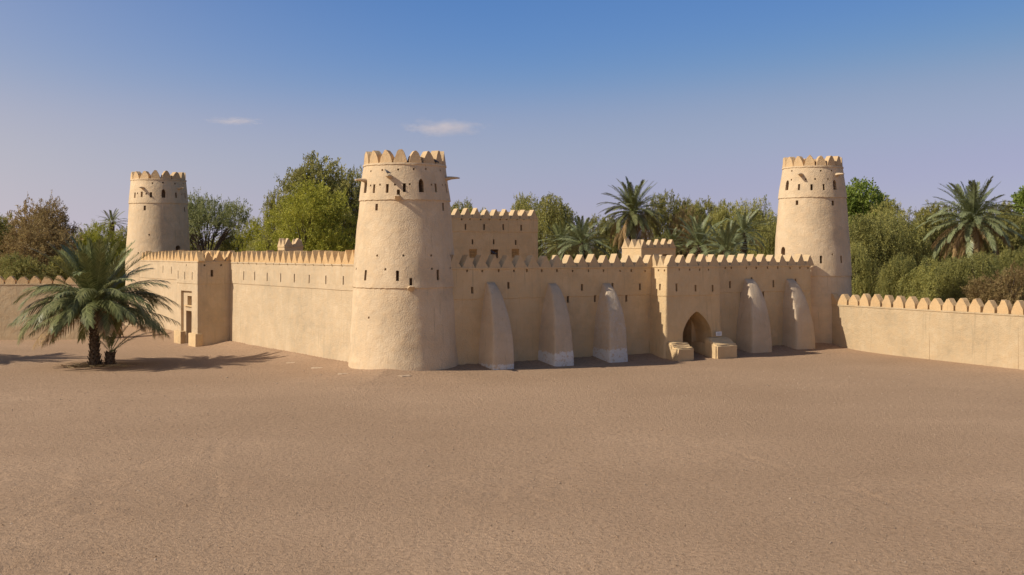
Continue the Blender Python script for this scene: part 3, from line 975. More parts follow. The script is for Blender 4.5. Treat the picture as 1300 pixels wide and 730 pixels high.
# front (camera and sun) side must be local -y: run from far to near keeps -y on the left/west side
outer_wall('low sunlit mud wall topped with peaked merlons running out to the right', A, B, 2.55, 0.72, 'low outer walls', 301, joints=((11.0, -0.6, 1.5), (17.35, -0.6, 2.6)))
Yo = 87.0
outer_wall('low mud wall with peaked merlons behind the palm at the left edge', (at(-190, Yo), Yo - 1.0), (at(131, Yo), Yo), zat(360, Yo), 0.56, 'low outer walls', 311, pitch=0.87)

# ------------------------------------------------------------------ buildings inside the fort
KY = 19.5
kx1, _, _ = plane_hit(684, 300, org_r, TH, KY)
kx0 = kx1 - 9.2
kz_m = plane_hit(640, 277.2, org_r, TH, KY)[1]
kz_s = plane_hit(640, 294.6, org_r, TH, KY)[1]
kl = fort((kx0 + kx1) / 2, KY)
kw = kx1 - kx0
print('KEEP', kx0, kx1, kz_m, kz_s)
t = thing('keep', 'two storey crenellated mud keep with lattice windows inside the walls', 'building', (kl[0], kl[1], 0), TH)
me = mud_box('wall', -kw / 2, kw / 2, 0, 6.0, -0.5, kz_m, M_MUD, strings=[kz_s], lip=kz_m - 0.08, batter=(0.12, 0.12), seed=401)
bm = bmesh.new()
k8 = 8.114
q = lambda x, y: (560 + x / k8, 255 + y / k8)
wall_open(bm, t, kl, TH, 0.0, [q(x, y) + (0.15, 7.3) for x, y in ((253, 267), (447, 270), (643, 270), (827, 277))] + [q(x, y) + (0.15, 6.3) for x, y in ((327, 422), (545, 422), (772, 428))],
          [q(x, 190) for x in (215, 300, 412, 500, 612, 678, 783, 853, 925)])
wins = []
for (x, y, kind) in ((332, 542, 1), (552, 545, 0), (768, 540, 1)):
    lx, lz, s = plane_hit(*q(x, y), kl, TH, 0.0)
    w_, h_ = 82 / k8 * s * 1.15, 92 / k8 * s
    prism_bm(bm, [(lx - w_ / 2, lz - h_ / 2), (lx + w_ / 2, lz - h_ / 2), (lx + w_ / 2, lz + h_ / 2), (lx - w_ / 2, lz + h_ / 2)], -0.3, 1.3)
    wins.append((lx, lz, w_, h_, kind))
me = cut(me, bm); soften(me, 38)
obj('wall', me, t)
for (lx, lz, w_, h_, kind) in wins:
    wm = M_WOODL if kind else M_WOOD
    bm = bmesh.new()
    for sgn in (-1, 1):
        box_bm(bm, lx + sgn * (w_ / 2 - 0.03), 0.14, lz, 0.055, 0.08, h_ - 0.01)
        box_bm(bm, lx, 0.14, lz + sgn * (h_ / 2 - 0.03), w_ - 0.115, 0.075, 0.055)
    fr = obj('window', bm_mesh('window', bm, wm), t)
    bm = bmesh.new()
    if kind:
        for k in range(1, 6):
            box_bm(bm, lx - w_ / 2 + w_ * k / 6, 0.15, lz, 0.045, 0.03, h_ - 0.1)
            box_bm(bm, lx, 0.125, lz - h_ / 2 + h_ * k / 6, w_ - 0.1, 0.025, 0.045)
    else:
        for k in range(1, 3):
            box_bm(bm, lx - w_ / 2 + w_ * k / 3, 0.15, lz, 0.03, 0.03, h_ - 0.1)
    sb = bmesh.new(); box_bm(sb, lx, 0.42, lz, w_ - 0.02, 0.04, h_ - 0.02)  # dark board added behind the lattice, stands in for the shade inside
    obj('shade_board', bm_mesh('shade_board', sb, M_WOOD), fr)
    obj('lattice', bm_mesh('lattice', bm, wm), fr)
nk = 11
for i in range(nk):
    merlon('tri', t, -kw / 2 + 0.42 + i * (kw - 0.84) / (nk - 1), 0.03, kz_m, 0, (kw - .84) / (nk - 1) / .86, 1.0)
for i in range(6):
    for sgn in (-1, 1):
        merlon('tri', t, sgn * (kw / 2 - 0.03), 1.0 + i * 0.86, kz_m, sgn * R(90), 1.0, 1.0)

def small_block(label, px_corner, py_m, Yd, w, d, mh, seed, hole=None):
    X = at(px_corner, Yd)
    t = thing('roof_block', label, 'building', (X, Yd, 0), TH, 'small crenellated blocks inside the fort')
    zt = zat(py_m, Yd)
    me = mud_box('wall', 0, w, 0, d, -0.5, zt, M_MUD, strings=[], lip=zt - 0.06, batter=(0.05, 0.05), seed=seed)
    if hole:
        bm = bmesh.new(); prism_bm(bm, [(hole[0], hole[2]), (hole[1], hole[2]), (hole[1], hole[3]), (hole[0], hole[3])], -0.3, 0.5)
        me = cut(me, bm); soften(me, 38)
    obj('wall', me, t)
    n = max(2, round(w / 0.62)); p = w / n
    for i in range(n):
        merlon('tri', t, p / 2 + i * p, 0.03, zt, 0, p / .86, mh / .68, 0.7)
    n2 = max(2, round(d / 0.7)); p2 = d / n2
    for i in range(n2):
        merlon('tri', t, 0.03, p2 / 2 + i * p2, zt, R(-90), p2 / .86, mh / .68, 0.7)
        merlon('tri', t, w - 0.03, p2 / 2 + i * p2, zt, R(90), p2 / .86, mh / .68, 0.7)
    return t
small_block('small crenellated stair block peeping over the buttressed wall', 814, 314.5, 79.0, 3.1, 2.15, 0.56, 501, (1.9, 2.6, 5.5, 5.85))
small_block('small pale crenellated block half hidden by the big tree', 360.5, 312.5, 84.0, 1.5, 1.3, 0.55, 507)

# ------------------------------------------------------------------ palms
def tube(pts, rad, n=7):
    """tapered tube along pts; returns verts, quads"""
    pts = np.asarray(pts, float); k = len(pts)
    tg = np.gradient(pts, axis=0)
    tg /= np.linalg.norm(tg, axis=1)[:, None] + 1e-9
    ref = np.where(np.abs(tg[:, 2:3]) > 0.9, np.array([[1.0, 0, 0]]), np.array([[0, 0, 1.0]]))
    u = np.cross(ref, tg); u /= np.linalg.norm(u, axis=1)[:, None] + 1e-9
    v = np.cross(tg, u)
    a = np.arange(n) / n * 2 * np.pi
    r = np.asarray(rad, float)[:, None, None]
    V = pts[:, None, :] + r * (np.cos(a)[None, :, None] * u[:, None, :] + np.sin(a)[None, :, None] * v[:, None, :])
    i, j = np.meshgrid(np.arange(k - 1), np.arange(n), indexing='ij')
    f = np.stack([i * n + j, i * n + (j + 1) % n, (i + 1) * n + (j + 1) % n, (i + 1) * n + j], -1).reshape(-1, 4)
    return V.reshape(-1, 3), f

class Acc:
    def __init__(s): s.v, s.f, s.m, s.t, s.n = [], [], [], [], 0
    def add(s, v, f, m=0, t=0.5):
        s.v.append(v); s.f.append(f + s.n); s.n += len(v)
        s.m.append(np.full(len(f), m)); s.t.append(np.full(len(f), t) if np.isscalar(t) else t)
    def mesh(s, name, mats, smooth=False):
        return np_mesh(name, np.concatenate(s.v), np.concatenate(s.f), mats=mats, mat_idx=np.concatenate(s.m), tint=np.concatenate(s.t), smooth=smooth)

def frond_mesh(name, L, droop, nl, leaf, width, seed, mats, limp=0.15, bare=0.14, up=0.35):
    """date palm leaf: root at origin, leaving along +x, bending towards -z"""
    r = np.random.default_rng(seed)
    ns = 12
    s = np.linspace(0, 1, ns + 1)
    ang = -droop * s ** 1.5
    dx = np.cos(ang) * L / ns; dz = np.sin(ang) * L / ns
    side = 0.05 * L * r.normal() * s ** 2
    P = np.stack([np.concatenate([[0], np.cumsum(dx[:-1])]), side, np.concatenate([[0], np.cumsum(dz[:-1])])], -1)
    A = Acc()
    v, f = tube(P, np.interp(s, [0, .08, .3, 1], [0.055, 0.032, 0.02, 0.006]) * (L / 4.0), 5)
    A.add(v, f, 1, 0.5)
    u = np.linspace(bare, 1.0, nl)
    Q = np.stack([np.interp(u, s, P[:, k]) for k in range(3)], -1)
    an = np.interp(u, s, ang)
    T = np.stack([np.cos(an), np.zeros(nl), np.sin(an)], -1)
    Nn = np.stack([-np.sin(an), np.zeros(nl), np.cos(an)], -1)
    prof = np.clip(np.interp(u, [bare, .3, .55, .85, 1.0], [0.35, 0.9, 1.0, 0.7, 0.4]), 0, 1)
    for sg in (-1, 1):
        ll = leaf * prof * r.uniform(.8, 1.12, nl)
        fw = np.interp(u, [bare, .5, 1], [0.55, 0.9, 1.7]) + r.normal(0, .12, nl)
        upv = up + r.normal(0, .16, nl)
        d = T * fw[:, None] + np.array([[0, sg * 1.0, 0]]) + Nn * upv[:, None]
        d /= np.linalg.norm(d, axis=1)[:, None]
        wv = np.cross(d, Nn); wv /= np.linalg.norm(wv, axis=1)[:, None]
        w = width * r.uniform(.8, 1.2, nl)[:, None]
        mid = Q + d * (ll * .5)[:, None] - np.array([[0, 0, 1]]) * (limp * .2 * ll)[:, None]
        tip = Q + d * (ll * .97)[:, None] - np.array([[0, 0, 1]]) * (limp * ll)[:, None]
        V = np.stack([Q - wv * w * .3, Q + wv * w * .3, mid + wv * w * .5, mid - wv * w * .5, tip + wv * w * .1, tip - wv * w * .1], 1).reshape(-1, 3)
        b = np.arange(nl) * 6
        F = np.concatenate([np.stack([b, b + 1, b + 2, b + 3], -1), np.stack([b + 3, b + 2, b + 4, b + 5], -1)])
        tt = np.tile(np.clip(r.normal(.5, .22, nl), 0, 1), 2)
        A.add(V, F, 0, tt)
    return A.mesh(name, mats)

FR = {
 'young': [frond_mesh('frond_young', 4.0, .30 + .14 * i, 68, .62, .040, 20 + i, [M_PALM, M_RACHIS], .06, .16, .40) for i in range(3)],
 'mid': [frond_mesh('frond_mid', 4.0, .70 + .2 * i, 68, .66, .040, 30 + i, [M_PALM, M_RACHIS], .28, .14, .30) for i in range(4)],
 'arch': [frond_mesh('frond_arch', 4.1, 1.05 + .2 * i, 68, .66, .042, 90 + i, [M_PALM if i % 2 else M_PALMO, M_RACHIS], .55, .14, .15) for i in range(4)],
 'old': [frond_mesh('frond_old', 4.0, .50 + .2 * i, 64, .62, .040, 40 + i, [M_PALMO, M_RACHISD], .55, .14, .10) for i in range(3)],
 'dry': [frond_mesh('frond_dry', 3.8, .45 + .2 * i, 54, .56, .038, 50 + i, [M_PALMD, M_RACHISD], .75, .16, -.1) for i in range(3)],
 'youngb': [frond_mesh('frond_young_blue', 4.0, .30 + .16 * i, 48, .60, .058, 60 + i, [M_PALMB, M_RACHIS], .06, .16, .4) for i in range(3)],
 'midb': [frond_mesh('frond_mid_blue', 4.0, .7 + .25 * i, 48, .62, .058, 70 + i, [M_PALMB, M_RACHIS], .25, .14, .3) for i in range(3)],
 'midf': [frond_mesh('frond_mid_far', 4.0, .7 + .25 * i, 48, .62, .058, 75 + i, [M_PALMO, M_RACHIS], .3, .14, .25) for i in range(3)],
 'dryf': [frond_mesh('frond_dry_far', 3.9, .7 + .25 * i, 34, .54, .05, 80 + i, [M_PALMD, M_RACHISD], .7, .16, -.1) for i in range(3)],
}

def palm_trunk(h, r, seed, lean=(0, 0), foot=1.5):
    """trunk covered with the stubs of old leaf bases"""
    rr = np.random.default_rng(seed)
    k = max(6, int(h / 0.16))
    s = np.linspace(0, 1, k)
    P = np.stack([lean[0] * s ** 1.5, lean[1] * s ** 1.5, h * s], -1)
    rad = r * np.interp(s, [0, .10, .25, .8, 1], [foot, 1.2, 1.0, .95, 1.15]) * (1 + .10 * np.sin(np.arange(k) * 3.1))
    A = Acc()
    v, f = tube(P, rad, 14)
    v += rr.normal(0, .012, v.shape)
    A.add(v, f)
    nb = int(h * 34)
    for i in range(nb):
        t = (i + rr.random()) / nb
        a = i * 2.39996 + rr.normal(0, .1)
        c = np.array([np.interp(t, s, P[:, 0]), np.interp(t, s, P[:, 1]), t * h])
        R0 = np.interp(t, s, rad) * .93
        o = np.array([math.cos(a), math.sin(a), 0]); w = np.array([-math.sin(a), math.cos(a), 0])
        b = c + o * R0; L = rr.uniform(.09, .17) * (1.25 if t > .8 or t < .15 else 1); ww = rr.uniform(.05, .085)
        tip = b + o * L * .55 + np.array([0, 0, L])
        V = np.array([b - w * ww, b + w * ww, b + w * ww * .8 + o * .03 + np.array([0, 0, -.06]), b - w * ww * .8 + o * .03 + np.array([0, 0, -.06]),
                      tip - w * ww * .5, tip + w * ww * .5, tip + w * ww * .5 + o * .035, tip - w * ww * .5 + o * .035])
        F = np.array([[0, 1, 5, 4], [1, 2, 6, 5], [2, 3, 7, 6], [3, 0, 4, 7], [4, 5, 6, 7], [3, 2, 1, 0]])
        A.add(V, F)
    return A.mesh('trunk', [M_TRUNK])

def palm(label, X, Y, zg, trunk_h, trunk_r, L, n, seed, kinds=('young', 'mid', 'old', 'dry'), el0=82, el1=-42, dry_from=-22, dry_p=.5, lean=(0, 0), group='date palms', foot=1.4, elpow=.92, split=False):
    t = thing('date_palm', label, 'palm', (X, Y, zg), 0, group)
    r = random.Random(seed)
    obj('trunk', palm_trunk(trunk_h, trunk_r, seed, lean, foot), t)
    for i in range(n):
        q = (i + .5) / n
        el = el0 - (el0 - el1) * q ** elpow + r.uniform(-5, 5)
        if split:                      # upright heart, then an umbrella of arching leaves
            el = 86 - 40 * (q / .34) if q < .34 else 42 - 52 * ((q - .34) / .66)
            el += r.uniform(-5, 5)
        az = i * 137.508 + r.uniform(-10, 10)
        if el < dry_from and r.random() < dry_p: k = kinds[3]
        elif el > 52: k = kinds[0]
        elif el > 0: k = kinds[1]
        else: k = kinds[2]
        if split and 0 < el <= 46: k = 'arch'
        sc = L / 4.0 * (0.90 + .18 * min(1, q * 3)) * r.uniform(.88, 1.08)
        o = obj('frond', r.choice(FR[k]), t)
        zc = trunk_h - 0.05 + 0.30 * (1 - q) * (L / 4.0)
        rr_ = trunk_r * .7 * q ** .3
        a = R(az)
        M = Matrix.Translation((lean[0] + rr_ * math.cos(a), lean[1] + rr_ * math.sin(a), zc)) @ Matrix.Rotation(a, 4, 'Z') @ Matrix.Rotation(R(-el), 4, 'Y') @ Matrix.Rotation(R(r.uniform(-22, 22)), 4, 'X') @ Matrix.Diagonal((sc, sc, sc, 1))
        o.matrix_local = M
    return t

hx, hy, hz = gpt(120, 464.5)
palm('large green date palm standing alone in the yard by the left gatehouse', hx, hy, hz, 3.3, 0.25, 4.0, 112, 3, group='date palms', split=True, dry_from=-2, dry_p=.45)
sx_, sy_, sz_ = gpt(139, 464.0)
t = thing('palm_offshoot', 'small palm offshoot with a few thin stems at the foot of the large palm', 'palm', (sx_, sy_, sz_))
obj('trunk', palm_trunk(0.75, 0.24, 61, (0.05, 0), 1.2), t)
for i, (az, el, L, k) in enumerate(((5, 46, 3.3, 'mid'), (20, 62, 3.0, 'young'), (-30, 70, 2.6, 'young'), (150, 74, 2.3, 'young'), (80, 72, 2.8, 'young'), (-100, 66, 2.2, 'mid'), (30, 38, 2.8, 'mid'), (-10, 78, 2.4, 'young'), (200, 60, 1.8, 'old'))):
    o = obj('frond', FR[k][i % 3], t)
    sc = L / 4.0
    o.matrix_local = Matrix.Translation((0.05, 0, 0.7)) @ Matrix.Rotation(R(az), 4, 'Z') @ Matrix.Rotation(R(-el), 4, 'Y') @ Matrix.Diagonal((sc, sc, sc, 1))
# a neighbour that stands just outside the left edge and throws its shadow into the yard
palm('date palm just beyond the left edge casting its shadow into the yard', -36.5, 69.0, ground_z(-36.5, 69.0), 4.4, 0.26, 4.0, 60, 9)

# dry straw around the foot of the palm
A = Acc()
ns = 900
ang = rng.uniform(0, 2 * np.pi, ns); rad = np.abs(rng.normal(0, 1, ns)) * .62
cxs = hx + .15 + rad * np.cos(ang) * 1.75; cys = hy - .1 + rad * np.sin(ang) * 1.15
th_ = rng.uniform(0, np.pi, ns); ln = rng.uniform(.12, .5, ns); wd = rng.uniform(.012, .035, ns)
zz = np.array([ground_z(x_, y_) for x_, y_ in zip(cxs, cys)]) + .03 + rng.uniform(0, .07, ns)
d_ = np.stack([np.cos(th_), np.sin(th_), rng.normal(0, .12, ns)], -1); w_ = np.stack([-np.sin(th_), np.cos(th_), rng.normal(0, .3, ns)], -1)
c_ = np.stack([cxs, cys, zz], -1)
V = np.stack([c_ - d_ * ln[:, None] / 2 - w_ * wd[:, None], c_ - d_ * ln[:, None] / 2 + w_ * wd[:, None], c_ + d_ * ln[:, None] / 2 + w_ * wd[:, None] * .4, c_ + d_ * ln[:, None] / 2 - w_ * wd[:, None] * .4], 1).reshape(-1, 3)
A.add(V, np.arange(ns * 4).reshape(-1, 4))
tag(obj('palm_litter', A.mesh('palm_litter', [M_STRAW])), 'dry pale straw and leaf litter around the foot of the palm', 'litter', kind='stuff')

# ------------------------------------------------------------------ trees
def tree_proto(kind, seed):
    r = np.random.default_rng(seed)
    P = dict(
        tamarisk=dict(H=10, W=9, zb=1.2, nb=22, br=(1.0, 1.8), nc=1900, m=24, l=.9, droop=.35, leaf=(.22, .075), mat=M_TAM, up=.7, limbs=.9),
        weeping=dict(H=9, W=8, zb=0.6, nb=24, br=(1.0, 1.7), nc=2700, m=28, l=.6, droop=1.7, leaf=(.17, .06), mat=M_GHAF, up=.15, limbs=.8),
        olive=dict(H=10, W=9, zb=1.2, nb=26, br=(1.0, 1.7), nc=2600, m=25, l=.75, droop=.55, leaf=(.19, .075), mat=M_OLIVE, up=.5, limbs=.8),
        acacia=dict(H=8, W=10, zb=3.8, nb=15, br=(.9, 1.5), nc=1100, m=20, l=.7, droop=.10, leaf=(.17, .07), mat=M_ACAC, up=.8, limbs=1.0),
        bright=dict(H=11, W=8, zb=2, nb=15, br=(1.1, 1.7), nc=1500, m=20, l=.55, droop=.2, leaf=(.24, .15), mat=M_BRIGHT, up=.3, limbs=.8),
        lime=dict(H=10, W=10, zb=1.0, nb=28, br=(1.0, 1.8), nc=2900, m=26, l=1.0, droop=.5, leaf=(.18, .06), mat=M_LIME, up=.6, limbs=.9))[kind]
    H, W, zb = P['H'], P['W'], P['zb']
    cz, rz_, rx = (H + zb) / 2, (H - zb) / 2, W / 2
    cs, rs = [], []
    for i in range(P['nb']):
        br = r.uniform(*P['br'])
        for _ in range(30):
            p = r.uniform(-1, 1, 3)
            if kind == 'acacia': p[2] = r.uniform(.0, 1) * (1 - .5 * (p[0] ** 2 + p[1] ** 2))
            q = np.linalg.norm(p)
            if .35 < q < 1: break
        p = p * np.array([max(.3, rx - br * .9), max(.3, rx - br * .9), max(.3, rz_ - br * .8)])
        if kind in ('weeping', 'olive', 'lime', 'tamarisk') and i < 5:      # low skirts
            a = i / 5 * 2 * math.pi; p = np.array([math.cos(a) * rx * .6, math.sin(a) * rx * .6, -rz_ * r.uniform(.25, .7)])
        cs.append(p + np.array([0, 0, cz])); rs.append(br)
    cs, rs = np.array(cs), np.array(rs)
    nc, m = P['nc'], P['m']
    bi = r.choice(len(cs), nc, p=rs ** 2 / np.sum(rs ** 2))
    d = r.normal(0, 1, (nc, 3)); d /= np.linalg.norm(d, axis=1)[:, None]
    d[:, 2] = d[:, 2] * .9 + .15
    rr_ = rs[bi] * (r.random(nc) ** .22) * r.uniform(.8, 1.12, nc)
    base = cs[bi] + d * rr_[:, None] * np.array([[1, 1, .85]])
    D = d + r.normal(0, .45, (nc, 3)); D[:, 2] += P['up']
    D /= np.linalg.norm(D, axis=1)[:, None]
    ll = P['l'] * r.uniform(.5, 1.5, nc); dr = P['droop'] * r.uniform(.5, 1.5, nc)
    t = np.linspace(0.02, 1, m)[None, :, None]
    pos = base[:, None, :] + D[:, None, :] * ll[:, None, None] * t - np.array([0, 0, 1.0]) * dr[:, None, None] * t ** 2
    pos = pos + r.normal(0, .07 if kind != 'bright' else .16, pos.shape)
    tan = D[:, None, :] * ll[:, None, None] - np.array([0, 0, 2.0]) * dr[:, None, None] * t
    tan = tan / (np.linalg.norm(tan, axis=2)[:, :, None] + 1e-6)
    ax = tan + r.normal(0, .55, tan.shape); ax /= np.linalg.norm(ax, axis=2)[:, :, None]
    wv = np.cross(ax, r.normal(0, 1, ax.shape)); wv /= np.linalg.norm(wv, axis=2)[:, :, None] + 1e-6
    le = P['leaf'][0] * r.uniform(.7, 1.4, (nc, m, 1)); wi = P['leaf'][1] * r.uniform(.7, 1.3, (nc, m, 1))
    V = np.stack([pos, pos + ax * le * .5 + wv * wi * .5, pos + ax * le, pos + ax * le * .5 - wv * wi * .5], 2).reshape(-1, 3)
    V[:, 2] = np.maximum(V[:, 2], .05)
    tint = np.clip(r.normal(.5, .28, (nc, 1)) + r.normal(0, .15, (nc, m)), 0, 1).ravel()
    F = np.arange(nc * m * 4).reshape(-1, 4)
    crown = np_mesh('crown_' + kind, V, F, P['mat'], tint=tint)
    A = Acc()
    fork = max(1.0, zb * .7)
    v, f = tube([[0, 0, -.4], [.05, .02, fork * .5], [.1, -.05, fork]], [.34, .25, .22], 8); A.add(v, f)
    for c, br in zip(cs, rs):
        k = 6; s = np.linspace(0, 1, k)[:, None]
        mid = np.array([c[0] * .35, c[1] * .35, fork + (c[2] - fork) * .55]) + r.normal(0, .25, 3)
        st = np.array([.1, -.05, fork - .1])
        pts = st * (1 - s) ** 2 + 2 * mid * s * (1 - s) + c * s ** 2
        v, f = tube(pts, np.linspace(.13, .035, k), 5); A.add(v, f)
        for _ in range(5):
            e = c + r.normal(0, 1, 3) * br * .6
            v, f = tube(np.linspace(pts[3], e, 4) + r.normal(0, .06, (4, 3)), np.linspace(.045, .012, 4), 4); A.add(v, f)
    trunk = A.mesh('limbs_' + kind, [M_BARK], smooth=True)
    return dict(crown=crown, trunk=trunk, H=H, W=W)

PROTO = {}
for k, n in (('tamarisk', 2), ('weeping', 3), ('olive', 3), ('acacia', 1), ('bright', 1), ('lime', 1)):
    PROTO[k] = [tree_proto(k, 100 + 17 * i + len(k)) for i in range(n)]

def tree(kind, var, px, ytop, wpx, Yd, label, name, group, zs=1.0):
    p = PROTO[kind][var]
    X = at(px, Yd)
    h = zat(ytop, Yd)
    w = wpx * Yd / F_PX * 1.22
    zg = ground_z(X, Yd)
    t = thing(name, label, 'tree' if 'shrub' not in name and 'bush' not in name else 'shrub', (X, Yd, zg), R((px * 37 + var * 91) % 360), group)
    sc = (w / p['W'], w / p['W'], (h - zg) / p['H'])
    t.scale = sc
    obj('trunk', p['trunk'], t)
    obj('crown', p['crown'], t)
    return t

GB = 'trees behind the fort'
T = [
 ('tamarisk', 0, 18, 247, 88, 112, 'tallest brown feathery tree at the left edge', 'tamarisk_tree'),
 ('tamarisk', 1, 68, 257, 62, 110, 'second brown feathery tree, right of the one at the left edge', 'tamarisk_tree'),
 ('tamarisk', 0, 92, 276, 50, 118, 'low brown feathery tree behind the crown of the yard palm', 'tamarisk_tree'),
 ('tamarisk', 1, 45, 285, 100, 104, 'low dark brown thicket tree above the left outer wall', 'tamarisk_tree'),
 ('olive', 0, -25, 262, 80, 108, 'brown green tree cut off by the left edge', 'olive_tree'),
 ('olive', 1, 28, 318, 70, 98, 'dark blue green bush just above the left outer wall', 'leafy_bush'),
 ('lime', 0, 120, 279, 66, 116, 'yellow green tree left of the far left tower', 'green_tree'),
 ('olive', 2, 155, 284, 52, 122, 'green tree touching the left side of the far left tower', 'olive_tree'),
 ('olive', 0, 100, 312, 70, 103, 'low green bush behind the yard palm', 'leafy_bush'),
 ('acacia', 0, 262, 251, 92, 124, 'thin flat topped acacia right of the far left tower', 'acacia_tree'),
 ('olive', 1, 240, 288, 70, 130, 'dark green tree half hidden by the far left tower', 'olive_tree'),
 ('olive', 2, 290, 288, 66, 128, 'dark green bush under the acacia', 'leafy_bush'),
 ('lime', 0, 322, 273, 46, 118, 'small yellow green tree left of the big tree', 'green_tree'),
 ('olive', 0, 335, 292, 62, 112, 'dark green bush at the left foot of the big tree', 'leafy_bush'),
 ('olive', 2, 404, 187, 104, 104, 'tallest tree, olive green, rising behind the thick near tower', 'olive_tree'),
 ('lime', 0, 398, 226, 122, 93, 'broad lime green tree in the courtyard left of the thick near tower', 'green_tree'),
 ('olive', 1, 448, 208, 60, 106, 'grey green tree touching the left side of the thick near tower', 'olive_tree'),
 ('olive', 1, 350, 235, 34, 106, 'thin spindly tree at the left side of the big tree', 'olive_tree'),
 ('olive', 0, 580, 244, 42, 120, 'small green treetop right of the thick near tower above the keep', 'olive_tree'),
 ('olive', 2, 617, 260, 40, 120, 'treetop just showing over the keep merlons', 'olive_tree'),
 ('weeping', 0, 692, 236, 82, 118, 'tall weeping yellow green tree at the right side of the keep', 'weeping_tree'),
 ('olive', 1, 668, 242, 44, 126, 'grey green treetop behind the keep right corner', 'olive_tree'),
 ('olive', 0, 770, 266, 50, 130, 'small dark tree behind the tall palm, left side', 'olive_tree'),
 ('olive', 2, 726, 280, 40, 128, 'dark tree between the weeping tree and the low palms', 'olive_tree'),
 ('olive', 1, 846, 239, 62, 126, 'olive green tree just right of the tall palm', 'olive_tree'),
 ('olive', 0, 882, 242, 62, 124, 'second olive green tree right of the tall palm', 'olive_tree'),
 ('olive', 2, 920, 249, 58, 120, 'third olive green tree right of the tall palm', 'olive_tree'),
 ('weeping', 1, 960, 243, 74, 114, 'rounded yellow green tree left of the right tower', 'weeping_tree'),
 ('weeping', 2, 984, 262, 56, 110, 'weeping tree touching the left side of the right tower', 'weeping_tree'),
 ('tamarisk', 1, 872, 268, 52, 112, 'dark brown green tree above the stair block', 'tamarisk_tree'),
 ('bright', 0, 1094, 231, 88, 118, 'bright green leafy tree at the right side of the right tower', 'leafy_tree'),
 ('olive', 1, 1122, 246, 50, 112, 'olive green treetop right behind the bright green tree', 'olive_tree'),
 ('weeping', 0, 1108, 262, 92, 102, 'grey green weeping tree right of the right tower', 'weeping_tree'),
 ('weeping', 1, 1145, 258, 70, 106, 'tall weeping tree with yellowish tips, second right of the right tower', 'weeping_tree'),
 ('weeping', 2, 1141, 310, 46, 92, 'small cone shaped weeping tree behind the low right wall', 'weeping_tree'),
 ('olive', 0, 1180, 248, 66, 112, 'olive tree left of the large right palm', 'olive_tree'),
 ('olive', 1, 1215, 262, 74, 116, 'dark olive tree behind the large right palm', 'olive_tree'),
 ('weeping', 1, 1188, 322, 76, 90, 'bushy weeping shrub under the left side of the right palm', 'weeping_shrub'),
 ('weeping', 0, 1240, 312, 92, 86, 'wide weeping shrub below the right palm', 'weeping_shrub'),
 ('tamarisk', 0, 1272, 330, 70, 82, 'brownish shrub above the low right wall', 'tamarisk_shrub'),
 ('weeping', 2, 1300, 300, 80, 88, 'green weeping shrub at the right edge', 'weeping_shrub'),
 ('olive', 2, 1275, 250, 76, 110, 'olive tree right of the right palm', 'olive_tree'),
 ('bright', 0, 1318, 232, 70, 116, 'fresh green tree cut off by the right edge', 'leafy_tree'),
 ('weeping', 0, 1085, 300, 50, 96, 'low dark weeping tree close to the right tower', 'weeping_tree'),
]
for (k, v, px, yt, w, Yd, lab, nm) in T:
    tree(k, v, px, yt, w, Yd, lab, nm, GB)

def far_palm(label, px, yc, ytop, wpx, Yd, n, seed, blue=False, **kw):
    zc = zat(yc, Yd); L = max((yc - ytop), wpx / 2) * Yd / F_PX * 1.08
    X = at(px, Yd)
    kinds = ('youngb', 'midb', 'midb', 'dryf') if blue else ('young', 'midf', 'midf', 'dryf')
    zg = ground_z(X, Yd)
    palm(label, X, Yd, zg, zc - zg, 0.24, L, n, seed, kinds, group='date palms', **kw)
far_palm('tall date palm with a full crown behind the middle of the fort', 803, 270, 232, 84, 112, 96, 21, el1=-58, dry_from=-24, dry_p=.75, elpow=.85)
far_palm('blue green palm left of the tall middle palm', 739, 309, 274, 62, 100, 52, 22, True, el1=-20, dry_p=0)
far_palm('bright green low palm beside the weeping tree', 712, 311, 281, 58, 104, 52, 23, False, el1=-20, dry_p=0)
far_palm('little palm peeping over the stair block', 853, 310, 288, 44, 98, 36, 24, False, el1=-10, dry_p=0)
far_palm('grey green palm with stiff upright fronds right of the stair block', 888, 312, 274, 60, 96, 46, 25, True, el1=-15, dry_p=0)
far_palm('low spreading palm in front of the palm group by the right tower', 922, 318, 284, 70, 92, 50, 26, True, el1=-15, dry_p=.0)
far_palm('tallest palm of the group left of the right tower', 944, 296, 266, 60, 100, 56, 27, True, el1=-30, dry_p=.2)
far_palm('large date palm with hanging dry fronds behind the low right wall', 1234, 281, 234, 108, 96, 100, 28, True, el1=-48, dry_from=-12, dry_p=.75, elpow=.85)
far_palm('far palm crown peeping above the trees left of the far tower', 142, 283, 267, 36, 140, 30, 29, False, el1=-20, dry_p=0)

